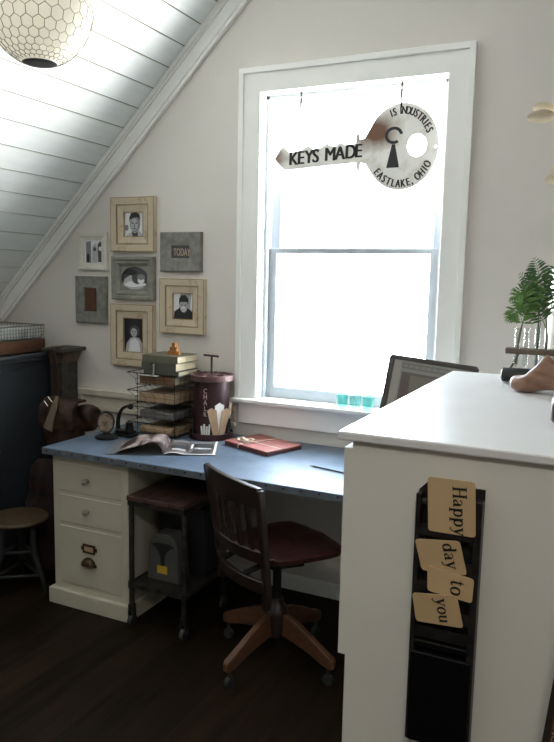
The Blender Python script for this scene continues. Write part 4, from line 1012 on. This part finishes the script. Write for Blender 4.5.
# monitor
MW, MH = .475, .315
tl_ = Vector((-.848, 2.90, 1.249)); xd = Vector((.848, -.53, 0)).normalized(); nd = Vector((xd.y, -xd.x, 0))      # nd faces the viewer
up = (Vector((0, 0, 1)) - nd * .20).normalized(); fn_ = xd.cross(up); fn_ = fn_ if fn_.dot(nd) > 0 else -fn_
cen = tl_ + xd * MW / 2 - up * MH / 2
mo = thing('computer_monitor', 'black framed computer monitor tilted back on the desk behind the white cabinet', 'monitor', (cen.x - nd.x * .09, cen.y - nd.y * .09, D))
mm = Matrix((xd, -fn_, up)).transposed().to_4x4(); mm.translation = cen
def mbx(x0, x1, y0, y1, z0, z1): return MB().box(x0, x1, y0, y1, z0, z1, mm)
hw_, hh = MW / 2, MH / 2
fm = MB().plate([(-hw_ + .01, -hh), (hw_ - .01, -hh), (hw_, -hh + .01), (hw_, hh - .01), (hw_ - .01, hh), (-hw_ + .01, hh), (-hw_, hh - .01), (-hw_, -hh + .01)], [[(-hw_ + .034, -hh + .03), (hw_ - .020, -hh + .03), (hw_ - .020, hh - .020), (-hw_ + .034, hh - .020)]], O=(0, .016, 0), t=.018)
fm.xf(mm).build('bezel', 'bezel', mo, world=True, bevel=.002)
mbx(-hw_ + .008, hw_ - .008, .004, .030, -hh + .008, hh - .008).build('back_shell', 'alu', mo, world=True, bevel=.006)
ix0, ix1, iz0, iz1 = -hw_ + .034, hw_ - .020, -hh + .03, hh - .020
scn = mbx(ix0, ix1, .0015, .006, iz0, iz1).build('screen', 'scrgrey', mo, world=True)
def smb(m, x0, x1, z0, z1, y): 
    q_ = mbx(x0, x1, y, .002, z0, z1); return q_
sw = MB()
for m, a, b, z0, z1, y in (('scrbar', ix0, ix0 + .045, iz0, iz1, .0011), ('scrtext', ix0 + .05, ix1, iz1 - .032, iz1 - .008, .0011), ('scrdark', ix0 + .055, ix1 - .04, iz0, iz1 - .045, .0011), ('scrkhaki', ix0 + .11, ix1 - .06, iz0 + .02, iz1 - .055, .0006)):
    sw.use(m); sw.box(a, b, y, .0014, z0, z1, mm)
for i in range(9): sw.use('scrgrey'); sw.box(ix0 + .06 + .033 * i, ix0 + .084 + .033 * i, .0006, .0014, iz1 - .024, iz1 - .015, mm)
sub(sw, 'windows', None, scn, mo)
bc = Vector(mo['_o'])
nk = MB().ribbon([cen - fn_ * .03 - up * .02, Vector((bc.x, bc.y, D + .12)) , Vector((bc.x, bc.y, D + .006))], .07, .010, (xd.x, xd.y, .0)) 
nk = MB().box(-.035, .035, -.006, .006, .004, .26, Matrix.Translation(bc + nd * .035) @ Matrix(((xd.x, nd.x, 0, 0), (xd.y, nd.y, 0, 0), (0, 0, 1, 0), (0, 0, 0, 1)))); nk.build('stand_neck', 'alu', mo, world=True)
MB().box(-.10, .10, -.07, .09, 0, .006, Matrix.Translation(bc) @ Matrix(((xd.x, nd.x, 0, 0), (xd.y, nd.y, 0, 0), (0, 0, 1, 0), (0, 0, 0, 1)))).build('stand_foot', 'alu', mo, world=True, bevel=.002)

# ------------------------------------------------------------------ things on the white counter
# tube rack
ry = 2.235; RX0, RX1 = -.293, -.02
tk = thing('tube_rack', 'rough wooden test tube rack on black block base, far end of counter', 'rack', (-.16, ry, ZT))
MB().box(RX0, RX1, ry - .022, ry + .022, 1.346, 1.363).build('bar', 'rackwood', tk, world=True, bevel=.003)
bs = MB(); rings = []
for x, r in ((-.300, .014), (-.296, .021), (-.20, .023), (-.02, .023)): rings.append([Vector((x, ry - .012 + r * 1.5 * math.cos(a), ZT + .0235 + r * math.sin(a))) for a in [2 * PI * i / 20 for i in range(20)]])
bs.loft(rings).build('base', 'black', tk, world=True, smooth=50)
for x in (-.272, -.05): MB().ribbon([(x - .012, ry + .012, ZT + .03), (x, ry + .012, 1.31), (x + .016, ry + .012, 1.346)], .006, .012, (0, 1, 0)).build('upright', 'rackwood', tk, world=True)
TG = 'glass tubes standing in the wooden rack'
TX = [-.262, -.236, -.205, -.178, -.150]
tlab = ['glass tube at the left end of the rack, holding bright fern', 'second glass tube from the left end of the rack', 'middle glass tube in the rack below the fern', 'glass tube in the rack just above the shoe last', 'glass tube in the rack in front of the white jar']
for x, lb in zip(TX, tlab):
    t = MB(); t.lathe([(.002, .0), (.005, .003), (.0075, .010), (.0075, .115), (.0092, .118), (.0075, .118), (.0062, .112), (.0062, .012), (.002, .006)], 18, c=(x, ry, ZT + .0475), cap=False)
    solo(t, 'test_tube', 'tube', lb, 'glass tube', (x, ry, ZT + .0475), TG, smooth=40)
# fern sprigs
def frond(mb_st, mb_lf, pts, wmax, n, face, droop=.25, start=.22):
    P = catmull(pts, 10); m = len(P) - 1
    mb_st.tube(P, [.0016 - .0011 * i / m for i in range(m + 1)], 5)
    face = Vector(face).normalized()
    for k in range(n):
        t = start + (1 - start) * (k + .5) / n; f = t * m; i = min(int(f), m - 1); p = P[i].lerp(P[i + 1], f - i); d = (P[i + 1] - P[i]).normalized()
        side = d.cross(face).normalized()
        u = (t - start) / (1 - start); ln_ = wmax * (math.sin(PI * (.16 + .84 * u) ** .8) ** .9) + .004
        for s in (-1, 1):
            L_ = (side * s * .88 + d * .45 + face * random.uniform(-.25, .25) + Vector((0, 0, -droop * random.uniform(.5, 1.2)))).normalized()
            wv = L_.cross(face).normalized() * ln_ * .10; tip = p + L_ * ln_ + Vector((0, 0, -.12 * ln_)); a = p + L_ * ln_ * .35; b = p + L_ * ln_ * .7
            fz = face * ln_ * .03
            mb_lf.add([p, a + wv, b + wv * .8, tip, b - wv * .8, a - wv, a + fz, b + fz], [(0, 1, 6), (0, 6, 5), (1, 2, 7, 6), (6, 7, 4, 5), (2, 3, 7), (7, 3, 4)])
def sprig(label, x, m, fronds):
    t = thing('fern_sprig', label, 'plant', (x, ry, ZT + .055), 0, 'fern sprigs in the glass tubes')
    a, b = MB(), MB()
    for f in fronds: frond(a, b, *f)
    a.build('stems', 'stem', t, world=True); b.build('leaflets', m, t, world=True)
V3 = lambda x, y, z: (x, ry + y, z)
sprig('bright green fern sprig leaning low on the left of the rack', TX[0], 'fern', [
    ([V3(-.262, 0, ZT + .055), V3(-.258, 0, 1.40), V3(-.243, -.01, 1.475), V3(-.250, -.03, 1.525), V3(-.285, -.05, 1.50)], .044, 17, (-.2, -1, .35), .3, .42),
    ([V3(-.262, 0, ZT + .055), V3(-.256, 0, 1.40), V3(-.250, -.01, 1.44), V3(-.265, -.03, 1.475), V3(-.292, -.045, 1.44)], .040, 16, (-.2, -1, .3), .3, .48),
    ([V3(-.260, 0, ZT + .055), V3(-.252, 0, 1.42), V3(-.236, .0, 1.49), V3(-.222, -.02, 1.54), V3(-.232, -.03, 1.555)], .042, 15, (-.1, -1, .2), .3, .45)])
sprig('tall dark green fern sprig arching up behind the bright one', TX[2], 'ferndark', [
    ([V3(-.205, 0, ZT + .055), V3(-.206, 0, 1.42), V3(-.205, 0, 1.50), V3(-.212, -.005, 1.58), V3(-.228, -.02, 1.632)], .048, 15, (0, -1, .1), .1, .45),
    ([V3(-.205, 0, ZT + .055), V3(-.203, 0, 1.42), V3(-.215, .01, 1.49), V3(-.245, .01, 1.535), V3(-.290, .0, 1.528)], .038, 14, (0, -1, .4), .15, .45),
    ([V3(-.204, 0, ZT + .055), V3(-.200, 0, 1.42), V3(-.205, 0, 1.48), V3(-.228, 0, 1.55), V3(-.268, -.01, 1.585)], .038, 14, (0, -1, .3), .1, .5)])
sprig('dark fern sprig at the right end beside the white jar', TX[3], 'ferndark', [
    ([V3(-.178, 0, ZT + .055), V3(-.176, 0, 1.42), V3(-.172, 0, 1.5), V3(-.160, -.02, 1.58), V3(-.135, -.04, 1.63)], .045, 12, (0, -1, .1), .2, .45),
    ([V3(-.179, 0, ZT + .055), V3(-.184, 0, 1.42), V3(-.20, -.01, 1.46), V3(-.228, -.02, 1.50), V3(-.258, -.03, 1.475)], .040, 13, (-.1, -1, .3), .2, .4),
    ([V3(-.177, 0, ZT + .055), V3(-.182, 0, 1.42), V3(-.195, 0, 1.50), V3(-.225, -.01, 1.565), V3(-.255, -.02, 1.555)], .042, 14, (-.1, -1, .3), .2, .4),
    ([V3(-.178, 0, ZT + .055), V3(-.18, 0, 1.42), V3(-.188, -.01, 1.47), V3(-.20, -.02, 1.53), V3(-.205, -.03, 1.56)], .032, 11, (0, -1, .1), .2, .45)])
# white jar with a branch
jx, jy = -.105, 2.315
jr = thing('white_jar', 'tall white jar with faint grey bands at the right edge', 'jar', (jx, jy, ZT))
MB().lathe([(.078, 0), (.082, .006), (.081, .28), (.078, .345), (.072, .360), (.066, .363), (.064, .355), (.066, .02), (.002, .015)], 40).build('body', 'jar', jr, smooth=40)
for z, h in ((.305, .008), (.268, .005), (.205, .006)): MB().lathe([(.0822, z), (.0822, z + h)], 40, cap=False).build('painted_band', 'jarmark', jr, smooth=True)
bn = thing('flower_branch', 'dry branch with pale cream petals standing in the white jar', 'branch', (jx, jy, ZT + .016))
st_ = catmull([(jx, jy, ZT + .018), (jx + .01, jy, 1.60), (jx + .0, jy - .02, 1.80), (jx - .03, jy - .05, 1.95), (jx - .10, jy - .08, 2.05)])
MB().tube(st_, [.005 - .0001 * i for i in range(len(st_))], 7).tube(catmull([(jx, jy - .02, 1.74), (jx - .03, jy - .05, 1.80), (jx - .06, jy - .08, 1.855)]), .0028, 6).build('twig', 'twig', bn, world=True, smooth=True)
def petal(p, d, nrm_, L, W, name='petal'):
    p, d, nrm_ = Vector(p), Vector(d).normalized(), Vector(nrm_).normalized(); s = d.cross(nrm_).normalized(); nrm_ = s.cross(d); mb = MB(); n = 8; rows = []
    for i in range(n + 1):
        t = i / n; w = W * math.sin(PI * min(.97, t * .82 + .1)) ** .8; cu = .10 * L * math.sin(PI * t)
        rows.append([p + d * L * t + s * w * q_ + nrm_ * (cu + .22 * w * q_ * q_ * 2) for q_ in (-1, -.5, 0, .5, 1)])
    vs = [v for r_ in rows for v in r_]; fs = [(i * 5 + j, i * 5 + j + 1, (i + 1) * 5 + j + 1, (i + 1) * 5 + j) for i in range(n) for j in range(4)]
    N0 = len(vs); mb.add(vs + [v - nrm_ * .003 for v in vs], fs + [tuple(N0 + q_ for q_ in f[::-1]) for f in fs])
    mb.build(name, 'petal', bn, world=True, smooth=True)
E_ = Vector((jx - .095, jy - .08, 2.045))
petal(E_, (-1, -.15, .22), (-.1, -1, .25), .062, .017); petal(E_ + Vector((0, -.004, -.012)), (-1, -.2, -.06), (-.1, -1, -.15), .074, .019); petal(E_ + Vector((.02, 0, 0)), (-.3, -.5, .8), (1, -.6, .4), .05, .02)
E2 = Vector((jx - .06, jy - .08, 1.855)); petal(E2, (-.95, -.2, -.1), (0, -1, .2), .05, .018); petal(E2, (-.55, -.2, .75), (-.2, -1, .2), .05, .018)

# shoe lasts
def last(label, toe, ang, L, m, hs=1.):
    t = thing('shoe_last', label, 'shoe last', (toe[0], toe[1], ZT), ang, 'wooden shoe lasts on the white counter')
    mb = MB(); rings = []
    #       s   halfw  zbot  ztop   (s: 0 toe .. 1 heel)
    for s, w, zb, ztp in ((0, .006, .018, .026), (.015, .016, .012, .032), (.05, .025, .007, .038), (.12, .034, .003, .040), (.22, .040, .001, .041), (.32, .041, 0, .047), (.42, .036, .002, .062), (.52, .029, .007, .076), (.60, .025, .010, .092), (.66, .0225, .012, .099), (.71, .023, .013, .094), (.80, .026, .014, .082), (.90, .027, .013, .074), (.96, .024, .013, .082), (1.0, .012, .018, .070)):
        z0, z1 = zb, zb + (ztp - zb) * hs; c_ = (z0 + z1) / 2; h = (z1 - z0) / 2
        r_ = []
        for k in range(24):
            a = 2 * PI * k / 24; ca, sa = math.cos(a), math.sin(a)
            ww = w * (1 - .30 * max(0, sa) * (1 if s > .3 else .5))
            r_.append(Vector((s * L, ww * math.copysign(abs(ca) ** .8, ca), c_ + h * math.copysign(abs(sa) ** .75, sa))))
        rings.append(r_)
    mb.loft(rings).build('last', m, t, smooth=60)
last('reddish wooden shoe last with upturned toe in front of the tube rack', (-.250, 2.07), R(-22), .150, 'lastwood', 1.12)
last('dark brown shoe last at the right edge, nearer the counter front', (.052, 1.56), R(180), .158, 'lastdark', .85)

# ------------------------------------------------------------------ camera
cam = bpy.data.objects.new('camera', bpy.data.cameras.new('camera')); C.objects.link(cam)
yaw, pit, rol, FPX = -0.443275935, -0.131898371, 0.0209857569, 708.769
f = Vector((math.sin(yaw) * math.cos(pit), math.cos(yaw) * math.cos(pit), math.sin(pit)))
r0 = f.cross(Vector((0, 0, 1))).normalized(); u0 = r0.cross(f)
r2 = r0 * math.cos(rol) + u0 * math.sin(rol); u2 = -r0 * math.sin(rol) + u0 * math.cos(rol)
mw = Matrix((r2, u2, -f)).transposed().to_4x4(); mw.translation = (0, 0, 1.56); cam.matrix_world = mw
cam.data.sensor_fit = 'VERTICAL'; cam.data.sensor_height = 24; cam.data.lens = FPX / 742 * 24; cam.data.clip_start = .02
bpy.context.scene.camera = cam

# ------------------------------------------------------------------ light: an overcast bright sky over sunlit ground, through the window
w = bpy.data.worlds.new('sky'); bpy.context.scene.world = w; w.use_nodes = True; nt = w.node_tree
bgd = nt.nodes['Background']; tc = nt.nodes.new('ShaderNodeTexCoord'); sp_ = nt.nodes.new('ShaderNodeSeparateXYZ'); rp = nt.nodes.new('ShaderNodeValToRGB')
nt.links.new(tc.outputs['Generated'], sp_.inputs[0]); ma = nt.nodes.new('ShaderNodeMath'); ma.operation = 'MULTIPLY_ADD'; ma.inputs[1].default_value = .5; ma.inputs[2].default_value = .5
nt.links.new(sp_.outputs['Z'], ma.inputs[0]); nt.links.new(ma.outputs[0], rp.inputs[0])
GROUND, SKY = (4.9, 4.85, 4.75), (1.30, 1.48, 1.72)
rp.color_ramp.elements[0].position = .47; rp.color_ramp.elements[0].color = (*GROUND, 1); rp.color_ramp.elements[1].position = .53; rp.color_ramp.elements[1].color = (*SKY, 1)
nt.links.new(rp.outputs[0], bgd.inputs['Color']); bgd.inputs['Strength'].default_value = 13
def area(name, loc, rot, sx, sy, energy, col=(1, 1, 1), portal=False):
    l = bpy.data.lights.new(name, 'AREA'); l.shape = 'RECTANGLE'; l.size = sx; l.size_y = sy; l.energy = energy; l.color = col
    o = bpy.data.objects.new(name, l); C.objects.link(o); o.location = loc; o.rotation_euler = rot
    if portal: l.cycles.is_portal = True
    return o
area('window_portal', ((OX0 + OX1) / 2, YW + .21, (OZ0 + OZ1) / 2), (R(-90), 0, 0), OX1 - OX0, OZ1 - OZ0, 1, portal=True)

# added unseen fill light behind the viewer, in a made-up skylight frame
w2 = MB()
for a_, b_, c_, d_ in ((-.42, -.30, -1.22, -.18), (.90, 1.02, -1.22, -.18), (-.30, .90, -1.22, -1.10), (-.30, .90, -.30, -.18)): w2.box(a_, b_, c_, d_, FLAT - .03, FLAT)
struct(w2.build('fill_light_frame', 'trim'))
area('fill_light', (.3, -.7, FLAT - .015), (R(24), 0, 0), 1.2, .8, 39, (1, .94, .85))

sc = bpy.context.scene
sc.view_settings.view_transform = 'Standard'; sc.view_settings.look = 'None'; sc.view_settings.gamma = 1; sc.view_settings.use_curve_mapping = False
sc.view_settings.exposure = .2
sc.cycles.max_bounces = 10; sc.cycles.diffuse_bounces = 6; sc.cycles.transparent_max_bounces = 16; sc.cycles.sample_clamp_indirect = 8
sc.cycles.use_denoising = True
for o in bpy.data.objects:
    if '_o' in o: del o['_o']
